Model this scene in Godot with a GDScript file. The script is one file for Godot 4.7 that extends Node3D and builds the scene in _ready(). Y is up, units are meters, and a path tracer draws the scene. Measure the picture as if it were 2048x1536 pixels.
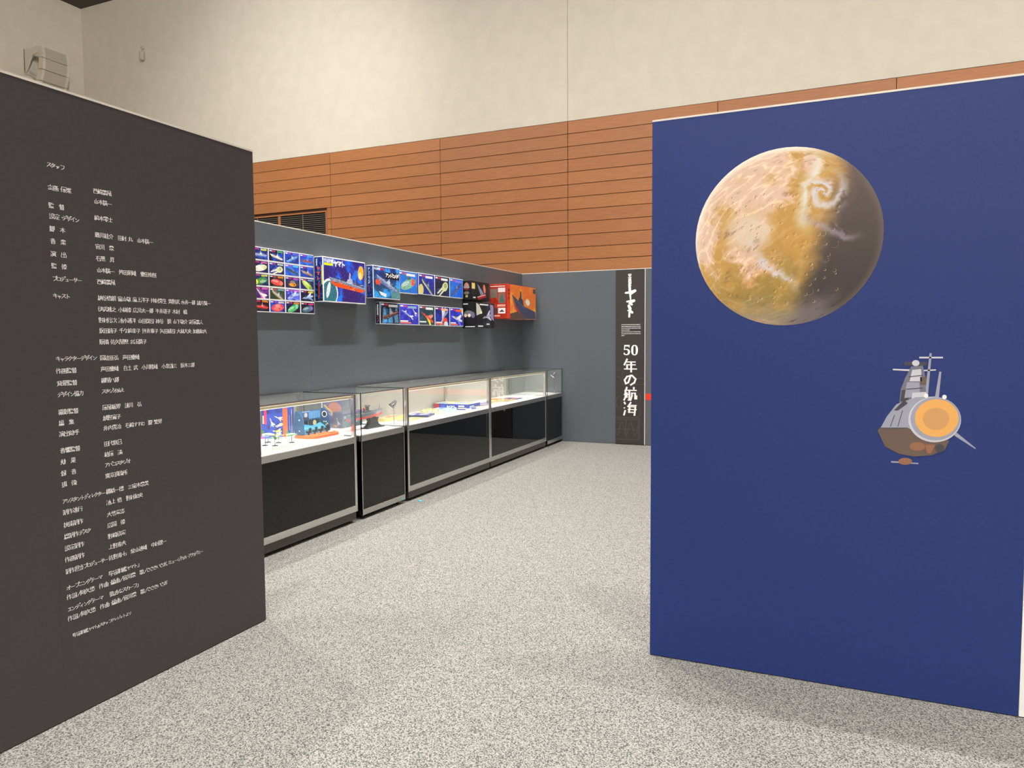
extends Node3D
# An exhibition corner in a tall hall: dark and blue partitions in front, a grey alcove with kit boxes and glass showcases behind.

var O := Vector3.ZERO          # origin of the thing being built: vertices are written relative to it
var M := {}                    # materials
var taken := {}
var rng := RandomNumberGenerator.new()

const GREY_X := -4.228         # face of the grey side partition
const BACK_Z := -10.05         # face of the grey end partition
const CREDIT_X := -2.787       # face of the dark credits partition
const BLUE_Z := -3.378         # face of the blue partition
const HALL_Z := -12.0          # face of the hall's rear wall
const HALL_X := -16.16         # face of the hall's side wall
const CEIL := 9.24
const DECK := 0.715            # display deck of the showcases

# ---------------------------------------------------------------- lettering: strokes on a 0-9 grid, points written xy
const STROKES := {
"一": "05-95", "丨": "51-58", "二": "12-82 08-98", "三": "12-82 25-75 08-98", "八": "32-09 62-99", "十": "04-94 50-59", "土": "13-83 50-58 09-99", "士": "03-93 50-58 18-88",
"大": "03-93 50-44-09 54-99", "太": "03-93 50-44-09 54-99 37-58", "人": "50-46-09 45-99", "小": "50-59-39 23-07 73-97", "川": "20-27-09 50-58 80-89", "山": "50-58 23-28 83-88 28-88",
"口": "12-18 12-82-88 18-88", "日": "20-29 20-80-89 24-84 29-89", "目": "20-29 20-80-89 23-83 26-86 29-89", "田": "11-19 11-91-99 51-59 15-95 19-99", "由": "12-19 12-82-89 15-85 19-89 50-59",
"申": "12-17 12-82-87 14-84 17-87 50-59", "曲": "13-19 13-93-99 40-49 60-69 16-96 19-99", "白": "50-32 22-29 22-82-89 25-85 29-89", "月": "20-26-09 20-80-89 23-83 26-86", "木": "02-92 50-59 43-08 53-98",
"本": "02-92 50-59 43-07 53-97 36-66", "水": "50-59-39 03-33-08 83-63 52-98", "氵": "10-31 04-24 09-36", "亻": "50-05 34-39", "彳": "50-03 63-06 35-39", "言": "30-60 02-92 24-74 16-86 28-29 28-78-79 29-79",
"糸": "50-23-53 72-26-86 56-59 27-09 77-99", "金": "50-04 50-94 34-64 26-76 54-58 27-38 77-68 09-99", "子": "11-81-54 54-58-39 05-95", "女": "40-16-89 70-55-09 03-93", "宀": "50-53 04-09 04-94-98",
"艹": "05-95 31-39 61-69", "广": "50-51 11-91 11-15-09", "厂": "10-90 10-15-09", "尸": "10-80-83-13 10-15-09", "門": "00-09 00-30-34-04 02-32 60-90-99 60-64-94 62-92", "辶": "10-22 04-25-17 08-27-49-99",
"廴": "00-30-13-33-09 05-39-99", "力": "12-82-78-59 40-44-09", "刂": "20-26 80-89-59", "攵": "30-14 22-92 62-09 32-99", "夂": "40-06 22-82-09 34-99", "殳": "20-24-05 20-70-74-94 16-76-09 26-99",
"欠": "30-13 22-92-83 54-09 55-99", "斤": "80-11 11-15-09 14-94 64-69", "隹": "30-04 23-29 60-52 23-93 25-85 27-87 29-99 53-59", "阝": "10-19 10-60-43-65-57-37", "卩": "10-19 10-70-75-56", "王": "01-91 05-95 09-99 51-59",
"貝": "20-26 20-80-86 22-82 24-84 26-86 37-09 67-99", "見": "20-26 20-80-86 22-82 24-84 26-86 36-09 66-68-98-96", "豕": "01-91 51-03 43-54-69-48 54-05 56-08 82-64 64-99", "皿": "12-18 12-82-88 42-48 62-68 08-98",
"臣": "10-19 10-90 13-73-76-16 40-43 46-49 19-99", "止": "51-58 54-84 23-28 08-98", "画": "01-91 22-27 22-72-77 25-75 27-77 51-57 04-09-99-94", "西": "01-91 13-19 13-93-99 31-34-25 61-65-85 19-99",
"可": "01-91 81-88-69 13-17 13-53-57 17-57", "羊": "20-31 70-61 02-92 14-84 06-96 51-59", "我": "40-11 04-94 31-39-19 07-56 60-65-99-97 81-92 93-48", "央": "22-26 22-82-86 06-96 50-55-09 56-99",
"上": "50-58 53-83 08-98", "又": "11-81-09 22-99", "公": "30-05 60-95 44-17-87 76-98", "雨": "10-80 02-08 02-92-97 50-58 23-34 26-37 63-74 66-77", "令": "50-04 50-94 33-63 25-75-58 46-69", "ム": "50-08-88 75-99",
"立": "50-52 12-82 34-47 74-57 08-98", "介": "50-04 50-94 34-36-19 64-69", "寸": "03-93 70-79-49 34-46", "丸": "30-35-09 02-72-78-98-96 14-47", "出": "11-14 81-84 14-84 05-09 95-99 09-99 50-59",
"石": "01-91 40-06 34-39 34-84-89 39-89", "里": "10-15 10-80-85 12-82 15-85 50-59 07-87 09-99", "灬": "13-07 33-47 53-67 83-97", "升": "40-11 05-95 31-35-09 70-79", "彡": "70-13 73-16 86-09",
"夕": "30-05 22-82-09 34-56", "禾": "70-11 03-93 50-59 44-08 54-98", "豆": "00-90 22-25 22-72-75 25-75 36-48 66-58 09-99", "有": "02-92 50-06 34-39 34-84-89 36-86 38-88", "忄": "50-59 22-15 73-84",
"亘": "01-91 23-27 23-73-77 25-75 27-77 09-99", "内": "12-19 12-92-99 50-53-27 53-77", "谷": "30-12 60-82 42-06 43-95 36-39 36-76-79 39-79", "五": "11-81 41-28 14-74-78 08-98", "良": "50-51 11-81-85 13-83 15-85 11-19-48 46-99 85-57",
"句": "20-05 13-93-88-69 34-37 34-64-67 37-67", "中": "12-16 12-82-86 16-86 50-59", "乃": "11-71-54-84-78-59 31-35-09", "生": "20-03 12-82 05-85 09-99 50-59", "予": "11-81-53 33-54 05-95 55-59-39",
"武": "11-51 03-93 60-66-99-97 80-91 35-38 36-56 15-19 09-48", "永": "40-51 23-53-59-39 04-34-08 94-64 54-98", "井": "03-93 06-96 30-36-19 60-69", "者": "11-61 04-94 40-44 90-07 35-39 35-85-89 37-87 39-89",
"方": "50-52 02-92 32-35-09 45-85-78-59", "尹": "11-81-87 04-94 17-87 51-55-09", "牙": "11-81 31-25 05-95 61-69-49 55-08", "之": "40-51 13-83-08 08-28-99", "平": "11-81 23-34 73-64 05-95 51-59",
"首": "20-31 70-61 02-92 24-29 24-74-79 26-76 29-79", "巾": "12-17 12-82-87-67 50-59", "光": "50-54 11-23 81-73 05-95 36-09 66-68-98-96", "冫": "11-32 08-26", "也": "14-83-86-66 50-57 22-29-99-96",
"甬": "10-80-52 32-53 13-19 13-83-89 15-85 17-87 53-59", "司": "01-91-89-69 03-63 15-19 15-65-69 19-69", "ネ": "30-41 12-72-07 44-49 45-76", "下": "01-91 51-59 53-75", "反": "10-90 11-15-09 33-83-29 44-99",
"屯": "11-81 13-16-86-83 50-59-99-97", "千": "80-12 04-94 50-59", "々": "40-05 22-82-49 45-78", "幸": "50-53 11-81 03-93 34-45 64-55 06-96 18-88 56-59", "早": "20-24 20-80-84 22-82 24-84 07-97 54-59",
"矢": "20-03 12-82 05-95 52-45-09 55-99", "耒": "21-81 03-83 05-95 51-59 55-08 56-98", "丈": "02-92 50-45-09 33-99", "史": "12-15 12-82-85 15-85 50-46-09 25-99", "夫": "12-82 04-94 50-44-09 54-99",
"左": "02-92 40-08 35-95 65-69 39-99", "久": "30-05 22-72-09 44-99", "重": "70-21 02-92 23-26 23-73-76 26-76 51-59 07-87 09-99", "北": "31-39 03-33 08-36 61-68-98-96 92-64", "兵": "70-21 21-26 24-84 64-66 07-97 38-09 68-99",
"岡": "00-09 00-90-99 21-32 71-62 24-74 54-57 25-28-78-75", "弓": "11-71-74-14-17-77-69-49", "戸": "01-91 13-83-85-15 13-16-09", "乍": "30-04 22-92 42-49 45-85 47-87", "京": "50-51 01-91 23-26 23-73-76 26-76 56-59 37-08 67-98",
"兼": "20-31 70-61 02-92 24-84-88 06-96 18-88 42-49 62-69 48-09 68-99", "至": "01-91 41-14-74 73-85 16-86 55-59 09-99", "盾": "90-11 11-15-09 13-93 53-55 35-39 35-85-89 37-87 39-89",
"柬": "11-91 50-59 23-26 23-83-86 26-86 33-45 73-65 46-09 56-99", "扌": "02-92 60-69-39 07-95", "耳": "01-91 21-27 71-79 23-73 25-75 08-97", "扁": "10-90 12-82-84-14 12-15-09 26-29 26-96-99 46-49 66-69 28-98",
"走": "12-82 50-54 04-94 54-59 56-86 36-09 18-99", "戊": "12-92 12-16-09 50-66-99-97 70-81 84-47", "且": "11-18 11-71-78 14-74 16-76 08-98", "手": "80-12 03-83 05-95 50-59-39", "毎": "30-03 12-92 23-17-87 23-83-79 05-95",
"弋": "04-93 40-57-99-97 71-82", "巳": "10-80-85-15 10-19-99-96", "交": "50-51 02-92 33-15 63-85 64-09 34-99", "果": "20-25 20-80-85 22-82 25-85 50-59 06-96 56-09 57-99", "両": "01-91 13-19 13-93-99 51-57 33-37-77-73",
"录": "10-80-83 12-82 04-94 54-59-39 15-36 08-37 85-66 56-98", "象": "30-12 21-71-53 13-93-95-15 13-15 46-08 45-56-69-49 57-18 86-68 66-99", "東": "01-91 12-16 12-82-86 14-84 16-86 50-59 46-09 56-99",
"喬": "70-21 03-93 51-04 53-94 34-64 16-19 16-86-89 37-67", "心": "05-18 32-38-78-75 43-55 72-95", "亍": "11-81 04-94 64-69-49", "支": "02-92 50-54 14-84-09 24-99", "朮": "02-92 50-59 44-08 54-98 60-81",
"竹": "20-04 12-52 32-39 60-54 62-92 72-79-59", "寿": "11-81 03-93 05-95 50-45-09 47-97 76-79-59 48-59", "旦": "20-26 20-80-86 23-83 26-86 09-99", "当": "50-54 11-23 81-73 14-84-89 17-87 09-89",
"七": "05-94 40-48-98-96", "匕": "20-28-98-95 82-24", "聿": "11-81-85 03-93 15-85 17-77 09-99 50-59", "于": "11-81 04-94 51-59-39", "単": "10-22 50-52 90-72 13-17 13-83-87 15-85 17-87 53-59 08-98",
"戈": "03-93 50-66-99-97 71-82 94-38", "舟": "40-32 22-27-09 22-82-89-69 05-95 44-45 46-47", "真": "11-81 50-53 23-27 23-73-77 25-75 27-77 08-98 38-09 68-99", "赤": "12-82 50-54 04-94 44-36-19 64-69-49 16-08 86-98",
"年": "20-04 12-82 24-84 24-27 07-97 52-59", "亢": "50-51 02-92 24-26-09 24-74-78-98-96",
"a": "20-04 22-92 45-95", "b": "50-41 31-38 31-61-68 34-64 38-68 12-23 07-25 92-73 74-97", "c": "20-31 70-61 03-93 06-96 50-46-09 56-99", "d": "11-81 03-93 05-95 50-44-09 54-98",
"e": "00-90 50-56 12-16 12-82-86 14-84 16-86 37-09 67-99", "f": "20-03 12-92 06-96 12-16 61-69", "g": "03-93 40-08 64-37-87 76-98", "h": "11-81 04-84 07-97 50-57", "i": "50-52 03-93 25-29 25-75-79 29-79",
"j": "01-91 50-53 13-18 13-83-88 33-38 63-68 18-88", "k": "20-02 11-81 04-94 16-76-79 16-19 51-59", "l": "02-92 52-57 55-85 24-07 06-38-99", "m": "01-91 31-38-58 61-99 92-65", "n": "11-81 13-16-86-83 50-59-99-97",
"ス": "11-81-09 55-98", "タ": "40-05 22-82-19 34-76", "ツ": "12-35 42-55 81-75-29", "フ": "11-91-86-39", "テ": "21-71 04-94 54-47-19", "サ": "03-93 30-36 70-75-39", "イ": "80-06 54-59", "ン": "12-34 19-48-93",
"ロ": "12-18 12-82-88 18-88", "ユ": "22-72-68 08-98", "ー": "05-95", "キ": "02-82 05-95 40-69", "ヤ": "14-93-75 31-59", "ト": "30-39 34-86", "ラ": "21-81 04-94-29", "ク": "40-05 22-82-19", "オ": "03-93 60-69-49 54-08",
"ハ": "32-08 62-98", "コ": "12-82-88 08-88", "ア": "01-91-64 43-45-19", "シ": "11-32 04-25 18-48-92", "レ": "21-28-94", "ニ": "12-82 08-98", "マ": "02-92-46 35-68", "ミ": "11-82 14-75 07-98", "カ": "03-93-88-69 40-44-09",
"ル": "31-36-09 61-68-95", "エ": "12-82 52-58 08-98", "メ": "80-09 33-88",
"ぬ": "11-47 60-48-19-06-34-74-97-78-58-67-99", "え": "30-61 13-73-08 45-58-98", "す": "02-92 50-55-36-44-56-39", "む": "03-73 30-37-18-06-35 38-79-97 72-94", "さ": "02-92 40-75 15-17-39-79", "き": "02-82 04-94 40-76 16-18-39-79",
"い": "12-17-38 71-95", "お": "02-82 40-48-19-07-54-85-88-69 80-92", "な": "02-52 30-06 72-93 55-58-49-28-37-89", "よ": "53-93 50-58-29-17-37-98", "り": "21-24-35 71-75-49", "の": "51-37-18-05-22-61-94-87-59",
"・": "44-55", "「": "50-90 50-56", "」": "49-09 49-43", "『": "50-90-92-72-76-56-50", "』": "49-09-07-27-23-43-49", "／": "80-19", "、": "17-39",
}
# L = left and right, T = top and bottom (the digit is the split), E/R/W = the second part sits inside the first
const COMPOSE := {
"企": "T4人止", "原": "R厂T5白小", "案": "T5安木", "安": "T3宀女", "崎": "L3山T4大可", "義": "T5羊我", "展": "R尸T4艹m", "暎": "L3日T3艹央", "監": "T6L5臣a皿", "督": "T5L5T4上小又目", "設": "L4言殳", "定": "T3宀l",
"松": "L4木公", "零": "T4雨令", "脚": "L3月L5T5土ム卩", "音": "T5立日", "楽": "T5b木", "藤": "T2艹L3月T6c水", "桂": "L4木T5土土", "村": "L4木寸", "宮": "T3宀T4口口", "泰": "T5d水", "演": "L2氵T3宀e", "黒": "T6里灬", "昇": "T4日升",
"修": "L3亻L2丨T5攵彡", "舛": "L5夕f", "利": "L6禾刂", "雄": "L5g隹", "豊": "T5曲豆", "恒": "L3忄亘", "納": "L4糸内", "悟": "L3忄T5五口", "朗": "L5良月", "富": "T3宀T2一T4口田", "敬": "L6T3艹句攵", "麻": "R广L5木木",
"洋": "L3氵羊", "仲": "L3亻中", "秀": "T5禾乃", "青": "T5h月", "野": "L5里予", "郎": "L6良阝", "緒": "L4糸者", "賢": "T5L5臣又貝", "伊": "L3亻尹", "雅": "L5牙隹", "林": "L5木木", "広": "R广ム", "道": "W辶首", "幌": "L3巾T5日光",
"信": "L3亻言", "次": "L3冫欠", "池": "L3氵也", "通": "W辶甬", "俊": "L3亻T5公夂", "神": "L3ネ申", "明": "L4日月", "坂": "L3土反", "純": "L4糸屯", "坪": "L3土平", "章": "T4立早", "耕": "L5耒井", "加": "L5力口", "和": "L5禾口",
"阪": "L3阝反", "脩": "L3亻L2丨T5攵月", "佐": "L3亻左", "間": "E門日", "勲": "T6L6重力灬", "浜": "L3氵兵", "晴": "L3日青", "迫": "W辶白", "弘": "L5弓ム", "芦": "T3艹戸", "作": "L3亻乍", "背": "T5北月", "景": "T4日京", "影": "L6景彡",
"隆": "L3阝T4夂生", "泉": "T5白水", "謙": "L4言兼", "槻": "L3木L5夫見", "協": "L3十T4力L5力力", "屋": "R尸至", "楯": "L4木盾", "男": "T5田力", "諫": "L4言柬", "撮": "L3扌T4日L5耳又", "編": "L4糸扁", "集": "T6隹木",
"越": "L5走戊", "寛": "T3宀T3艹見", "助": "L5且力", "治": "L3氵T5ム口", "腰": "L3月T5西女", "繁": "T6L5毎攵糸", "響": "T5L3糸L5良阝音", "代": "L3亻弋", "敦": "L5T5i子攵", "効": "L6交力", "柏": "L4木白", "満": "L3氵T3艹両",
"録": "L4金录", "現": "L4王見", "像": "L3亻象", "所": "L5戸斤", "棚": "L3木L5月月", "橋": "L4木喬", "徳": "L3彳T6j心", "家": "T3宀豕", "美": "T5羊大", "制": "L6k刂", "進": "W辶隹", "行": "L4彳亍", "技": "L3扌支", "術": "L3彳L6朮亍",
"宏": "T3宀g", "志": "T5士心", "総": "L4糸T5公心", "欣": "L5斤欠", "担": "L3扌旦", "柴": "T5L5止匕木", "達": "W辶T4土羊", "建": "W廴聿", "詞": "L4言司", "阿": "L3阝可", "悠": "T6L3亻L2丨攵心", "歌": "L6T5可可欠",
"宇": "T3宀于", "宙": "T3宀由", "戦": "L5単戈", "艦": "L4舟監", "航": "L5舟亢", "海": "L3氵毎",
}
const SMALL := {"ッ": "ツ", "ャ": "ヤ", "ュ": "ユ", "ィ": "イ"}
const VOICED := {"デ": "テ", "ザ": "サ", "ジ": "シ", "グ": "ク", "ド": "ト", "バ": "ハ", "ダ": "タ", "プ": "フ"}
const KANA := "スタツフテサインロユーキヤトラクオハコアシレニマミカルエメぬえすむさきいおなよりのッャュィデザジグドバダプ"

var glyphs := {}
var cursor := 0
var lift := 0

func _lay(s: String, r: Rect2, out: Array) -> void:
	var c := s[cursor]
	cursor += 1
	if c == "L" or c == "T":
		var f := float(s[cursor]) / 10.0
		cursor += 1
		var gap := 0.05
		if c == "L":
			_lay(s, Rect2(r.position, Vector2(r.size.x * (f - gap / 2), r.size.y)), out)
			_lay(s, Rect2(r.position + Vector2(r.size.x * (f + gap / 2), 0), Vector2(r.size.x * (1 - f - gap / 2), r.size.y)), out)
		else:
			_lay(s, Rect2(r.position, Vector2(r.size.x, r.size.y * (f - gap))), out)
			_lay(s, Rect2(r.position + Vector2(0, r.size.y * (f + gap)), Vector2(r.size.x, r.size.y * (1 - f - gap))), out)
	elif c == "E" or c == "R" or c == "W":
		_lay(s, r, out)
		var q := Rect2(0.26, 0.52, 0.48, 0.44)
		if c == "R":
			q = Rect2(0.28, 0.36, 0.7, 0.64)
		elif c == "W":
			q = Rect2(0.34, 0.0, 0.66, 0.8)
		_lay(s, Rect2(r.position + q.position * r.size, q.size * r.size), out)
	elif STROKES.has(c):
		for stroke in (STROKES[c] as String).split(" "):
			var line := PackedVector2Array()
			for p in stroke.split("-"):
				line.append(r.position + r.size * Vector2(float(p[0]), float(p[1])) / 9.0)
			out.append(line)
	elif COMPOSE.has(c):
		var keep := cursor
		cursor = 0
		_lay(COMPOSE[c], r, out)
		cursor = keep

func glyph(c: String) -> Array:
	if not glyphs.has(c):
		var out := []
		cursor = 0
		if SMALL.has(c):
			_lay(SMALL[c], Rect2(0.12, 0.38, 0.62, 0.54), out)
		elif VOICED.has(c):
			_lay(VOICED[c], Rect2(0.04, 0.12, 0.82, 0.8), out)
			if c == "プ":
				out.append(PackedVector2Array([Vector2(0.9, 0), Vector2(1, 0.1), Vector2(0.9, 0.2), Vector2(0.8, 0.1), Vector2(0.9, 0)]))
			else:
				out.append(PackedVector2Array([Vector2(0.78, 0.02), Vector2(0.86, 0.16)]))
				out.append(PackedVector2Array([Vector2(0.93, 0.0), Vector2(1.0, 0.13)]))
		elif c in KANA:
			_lay(c, Rect2(0.06, 0.1, 0.84, 0.8), out)
		elif STROKES.has(c) or COMPOSE.has(c):
			_lay(c, Rect2(0.03, 0.03, 0.94, 0.94), out)
		elif c != " " and c != "　":
			print("no glyph ", c)
		glyphs[c] = out
	return glyphs[c]

func advance(c: String) -> float:
	if c == " ":
		return 0.45
	if c in "・「」『』、":
		return 0.55
	if c == "／":
		return 0.75
	return 0.83 if c in KANA else 1.0

func stroke_quads(st: SurfaceTool, line: PackedVector2Array, at: Vector3, right: Vector3, down: Vector3, em: float, thin: float, thick: float, out: Vector3) -> void:
	for i in line.size() - 1:
		var a := line[i]
		var b := line[i + 1]
		var d := (b - a).normalized()
		var w: float = lerpf(thin, thick, pow(absf(d.y), 0.8)) * 0.5
		var n := Vector2(-d.y, d.x) * w
		var e := d * w * 0.7
		var o := at + out * lift * 0.00005   # overlapping strokes lie one above the other
		lift += 1
		quad(st, o + p3(a - e - n, right, down, em), o + p3(b + e - n, right, down, em), o + p3(b + e + n, right, down, em), o + p3(a - e + n, right, down, em), out)

func p3(p: Vector2, right: Vector3, down: Vector3, em: float) -> Vector3:
	return right * p.x * em + down * p.y * em

func write(st: SurfaceTool, text: String, at: Vector3, right: Vector3, down: Vector3, em: float, thin := 0.075, thick := 0.115) -> float:
	var pen := 0.0
	var out := down.cross(right).normalized()
	for c in text:
		lift = 0
		for line in glyph(c):
			stroke_quads(st, line, at + right * pen * em, right, down, em, thin, thick, out)
		pen += advance(c)
	return pen * em

# ---------------------------------------------------------------- mesh helpers
func new_st() -> SurfaceTool:
	var st := SurfaceTool.new()
	st.begin(Mesh.PRIMITIVE_TRIANGLES)
	return st

func tri(st: SurfaceTool, a: Vector3, b: Vector3, c: Vector3, out: Vector3, ua := Vector2.ZERO, ub := Vector2.ZERO, uc := Vector2.ZERO) -> void:
	var n := (c - a).cross(b - a)
	if n.dot(out) < 0.0:
		var t := b
		b = c
		c = t
		var u := ub
		ub = uc
		uc = u
		n = -n
	n = n.normalized()
	for v in [[a, ua], [b, ub], [c, uc]]:
		st.set_normal(n)
		st.set_uv(v[1])
		st.add_vertex(v[0] - O)

func quad(st: SurfaceTool, a: Vector3, b: Vector3, c: Vector3, d: Vector3, out: Vector3) -> void:
	tri(st, a, b, c, out, Vector2(0, 0), Vector2(1, 0), Vector2(1, 1))
	tri(st, a, c, d, out, Vector2(0, 0), Vector2(1, 1), Vector2(0, 1))

func box(st: SurfaceTool, lo: Vector3, hi: Vector3, bevel := 0.0) -> void:
	var b := bevel
	var c := (lo + hi) / 2
	var h := (hi - lo) / 2
	h = Vector3(absf(h.x), absf(h.y), absf(h.z))
	b = minf(b, 0.45 * minf(h.x, minf(h.y, h.z)))
	for ax in 3:
		for s in [-1.0, 1.0]:
			var u := (ax + 1) % 3
			var v := (ax + 2) % 3
			var q := []
			for k in [[-1, -1], [1, -1], [1, 1], [-1, 1]]:
				var p := Vector3.ZERO
				p[ax] = s * h[ax]
				p[u] = k[0] * (h[u] - b)
				p[v] = k[1] * (h[v] - b)
				q.append(c + p)
			var o := Vector3.ZERO
			o[ax] = s
			quad(st, q[0], q[1], q[2], q[3], o)
	if b <= 0.0:
		return
	for ax in 3:
		var u := (ax + 1) % 3
		var v := (ax + 2) % 3
		for su in [-1.0, 1.0]:
			for sv in [-1.0, 1.0]:
				var q := []
				for k in [[-1.0, 0], [1.0, 0], [1.0, 1], [-1.0, 1]]:
					var p := Vector3.ZERO
					p[ax] = k[0] * (h[ax] - b)
					p[u] = su * (h[u] - (b if k[1] == 0 else 0.0))
					p[v] = sv * (h[v] - (0.0 if k[1] == 0 else b))
					q.append(c + p)
				var o := Vector3.ZERO
				o[u] = su
				o[v] = sv
				quad(st, q[0], q[1], q[2], q[3], o)
	for sx in [-1.0, 1.0]:
		for sy in [-1.0, 1.0]:
			for sz in [-1.0, 1.0]:
				var s := Vector3(sx, sy, sz)
				tri(st, c + s * (h - Vector3(0, b, b)), c + s * (h - Vector3(b, 0, b)), c + s * (h - Vector3(b, b, 0)), s)

func tube(st: SurfaceTool, a: Vector3, b: Vector3, ra: float, rb := -1.0, n := 10) -> void:
	if rb < 0.0:
		rb = ra
	var d := (b - a).normalized()
	var u := d.cross(Vector3.UP if absf(d.y) < 0.9 else Vector3.RIGHT).normalized()
	var v := d.cross(u)
	for i in n:
		var t0 := TAU * i / n
		var t1 := TAU * (i + 1) / n
		var e0 := u * cos(t0) + v * sin(t0)
		var e1 := u * cos(t1) + v * sin(t1)
		quad(st, a + e0 * ra, a + e1 * ra, b + e1 * rb, b + e0 * rb, e0 + e1)
		tri(st, a, a + e0 * ra, a + e1 * ra, -d)
		tri(st, b, b + e0 * rb, b + e1 * rb, d)

func prism(st: SurfaceTool, pts: PackedVector2Array, at: Vector3, right: Vector3, up: Vector3, depth: Vector3) -> void:
	# a flat outline (x along right, y along up) given thickness along depth; the first face lies at `at`
	var idx := Geometry2D.triangulate_polygon(pts)
	for i in range(0, idx.size(), 3):
		var q := [pts[idx[i]], pts[idx[i + 1]], pts[idx[i + 2]]]
		var w := []
		for p in q:
			w.append(at + right * p.x + up * p.y)
		tri(st, w[0], w[1], w[2], -depth)
		tri(st, w[0] + depth, w[1] + depth, w[2] + depth, depth)
	var cw := Geometry2D.is_polygon_clockwise(pts)
	for i in pts.size():
		var a := pts[i]
		var b := pts[(i + 1) % pts.size()]
		var n2 := Vector2(b.y - a.y, a.x - b.x) * (-1.0 if cw else 1.0)
		var wa := at + right * a.x + up * a.y
		var wb := at + right * b.x + up * b.y
		quad(st, wa, wb, wb + depth, wa + depth, right * n2.x + up * n2.y)

func numbered(called: String) -> String:
	taken[called] = taken.get(called, -1) + 1
	return called if taken[called] == 0 else "%s_%03d" % [called, taken[called]]

func thing(called: String, label: String, category: String, at: Vector3, group := "") -> Node3D:
	var o := Node3D.new()
	o.name = numbered(called)
	o.position = at
	add_child(o)
	tag(o, label, category, group)
	O = at
	return o

func tag(o: Node, label: String, category: String, group := "") -> void:
	o.set_meta("label", label)
	o.set_meta("category", category)
	if group:
		o.set_meta("group", group)

func part(called: String, st: SurfaceTool, m: Material, parent: Node, label := "") -> MeshInstance3D:
	var o := MeshInstance3D.new()
	o.mesh = st.commit()
	o.material_override = m
	o.name = called
	parent.add_child(o, true)
	if label:
		o.set_meta("label", label)
	return o

func bpart(called: String, lo: Vector3, hi: Vector3, m: Material, parent: Node, bevel := 0.0, label := "") -> MeshInstance3D:
	var st := new_st()
	box(st, lo, hi, bevel)
	return part(called, st, m, parent, label)

func structure(called: String, at := Vector3.ZERO) -> Node3D:
	var o := Node3D.new()
	o.name = called
	o.position = at
	add_child(o)
	o.set_meta("kind", "structure")
	O = at
	return o

func mat(c: Color, rough := 0.6, metal := 0.0, spec := 0.5) -> StandardMaterial3D:
	var m := StandardMaterial3D.new()
	m.albedo_color = c
	m.roughness = rough
	m.metallic = metal
	m.metallic_specular = spec
	return m

func noise_tex(freq: float, ramp: Array, sd: int, size := 512, oct := 4) -> NoiseTexture2D:
	var n := FastNoiseLite.new()
	n.seed = sd
	n.noise_type = FastNoiseLite.TYPE_SIMPLEX
	n.frequency = freq
	n.fractal_octaves = oct
	var t := NoiseTexture2D.new()
	t.width = size
	t.height = size
	t.seamless = true
	t.noise = n
	var g := Gradient.new()
	g.offsets = PackedFloat32Array([0.0, 1.0])
	g.colors = PackedColorArray([ramp[0], ramp[1]])
	t.color_ramp = g
	return t

# ---------------------------------------------------------------- printed pictures (flat print on boxes, books and wall graphics)
func sky_print(w: int, h: int, top: Color, low: Color, glow: Color, sd: int, stars := 24) -> Image:
	var im := Image.create(w, h, false, Image.FORMAT_RGB8)
	var n := FastNoiseLite.new()
	n.seed = sd
	n.frequency = 2.6 / w
	n.fractal_octaves = 4
	for y in h:
		for x in w:
			var g: float = clampf(n.get_noise_2d(x, y) * 1.7 + 0.35, 0, 1)
			im.set_pixel(x, y, top.lerp(low, float(y) / h).lerp(glow, g * g))
	var r := RandomNumberGenerator.new()
	r.seed = sd
	for k in stars:
		im.set_pixel(r.randi_range(1, w - 2), r.randi_range(1, h - 2), Color(0.85, 0.9, 1.0))
	return im

func ink(im: Image, x: int, y: int, c: Color) -> void:
	if x >= 0 and y >= 0 and x < im.get_width() and y < im.get_height():
		im.set_pixel(x, y, c if c.a >= 1.0 else im.get_pixel(x, y).lerp(Color(c.r, c.g, c.b), c.a))

func ink_poly(im: Image, pts: PackedVector2Array, c: Color) -> void:
	var r := Rect2(pts[0], Vector2.ZERO)
	for p in pts:
		r = r.expand(p)
	for y in range(maxi(0, int(r.position.y)), mini(im.get_height(), int(r.end.y) + 1)):
		for x in range(maxi(0, int(r.position.x)), mini(im.get_width(), int(r.end.x) + 1)):
			if Geometry2D.is_point_in_polygon(Vector2(x + 0.5, y + 0.5), pts):
				ink(im, x, y, c)

func ink_oval(im: Image, at: Vector2, rad: Vector2, turn: float, c: Color) -> void:
	var pts := PackedVector2Array()
	for k in 24:
		pts.append(at + (Vector2(cos(TAU * k / 24), sin(TAU * k / 24)) * rad).rotated(turn))
	ink_poly(im, pts, c)

func ink_line(im: Image, a: Vector2, b: Vector2, w: float, c: Color) -> void:
	var d := (b - a).normalized()
	var n := Vector2(-d.y, d.x) * maxf(w, 0.9) * 0.5
	ink_poly(im, PackedVector2Array([a - n - d * w * 0.3, b - n + d * w * 0.3, b + n + d * w * 0.3, a + n - d * w * 0.3]), c)

func ink_text(im: Image, text: String, at: Vector2, em: float, c: Color, w := 0.12, vertical := false) -> void:
	var pen := at
	for ch in text:
		for line in glyph(ch):
			for i in line.size() - 1:
				ink_line(im, pen + line[i] * em, pen + line[i + 1] * em, w * em, c)
		pen += Vector2(0, em) if vertical else Vector2(advance(ch) * em, 0)

func ink_rect(im: Image, x: float, y: float, w: float, h: float, c: Color) -> void:
	ink_poly(im, PackedVector2Array([Vector2(x, y), Vector2(x + w, y), Vector2(x + w, y + h), Vector2(x, y + h)]), c)

func bend(pts: Array, at: Vector2, s: float, turn: float) -> PackedVector2Array:
	var out := PackedVector2Array()
	for p in pts:
		out.append(at + (Vector2(p[0], p[1]) * s).rotated(turn))
	return out

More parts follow.
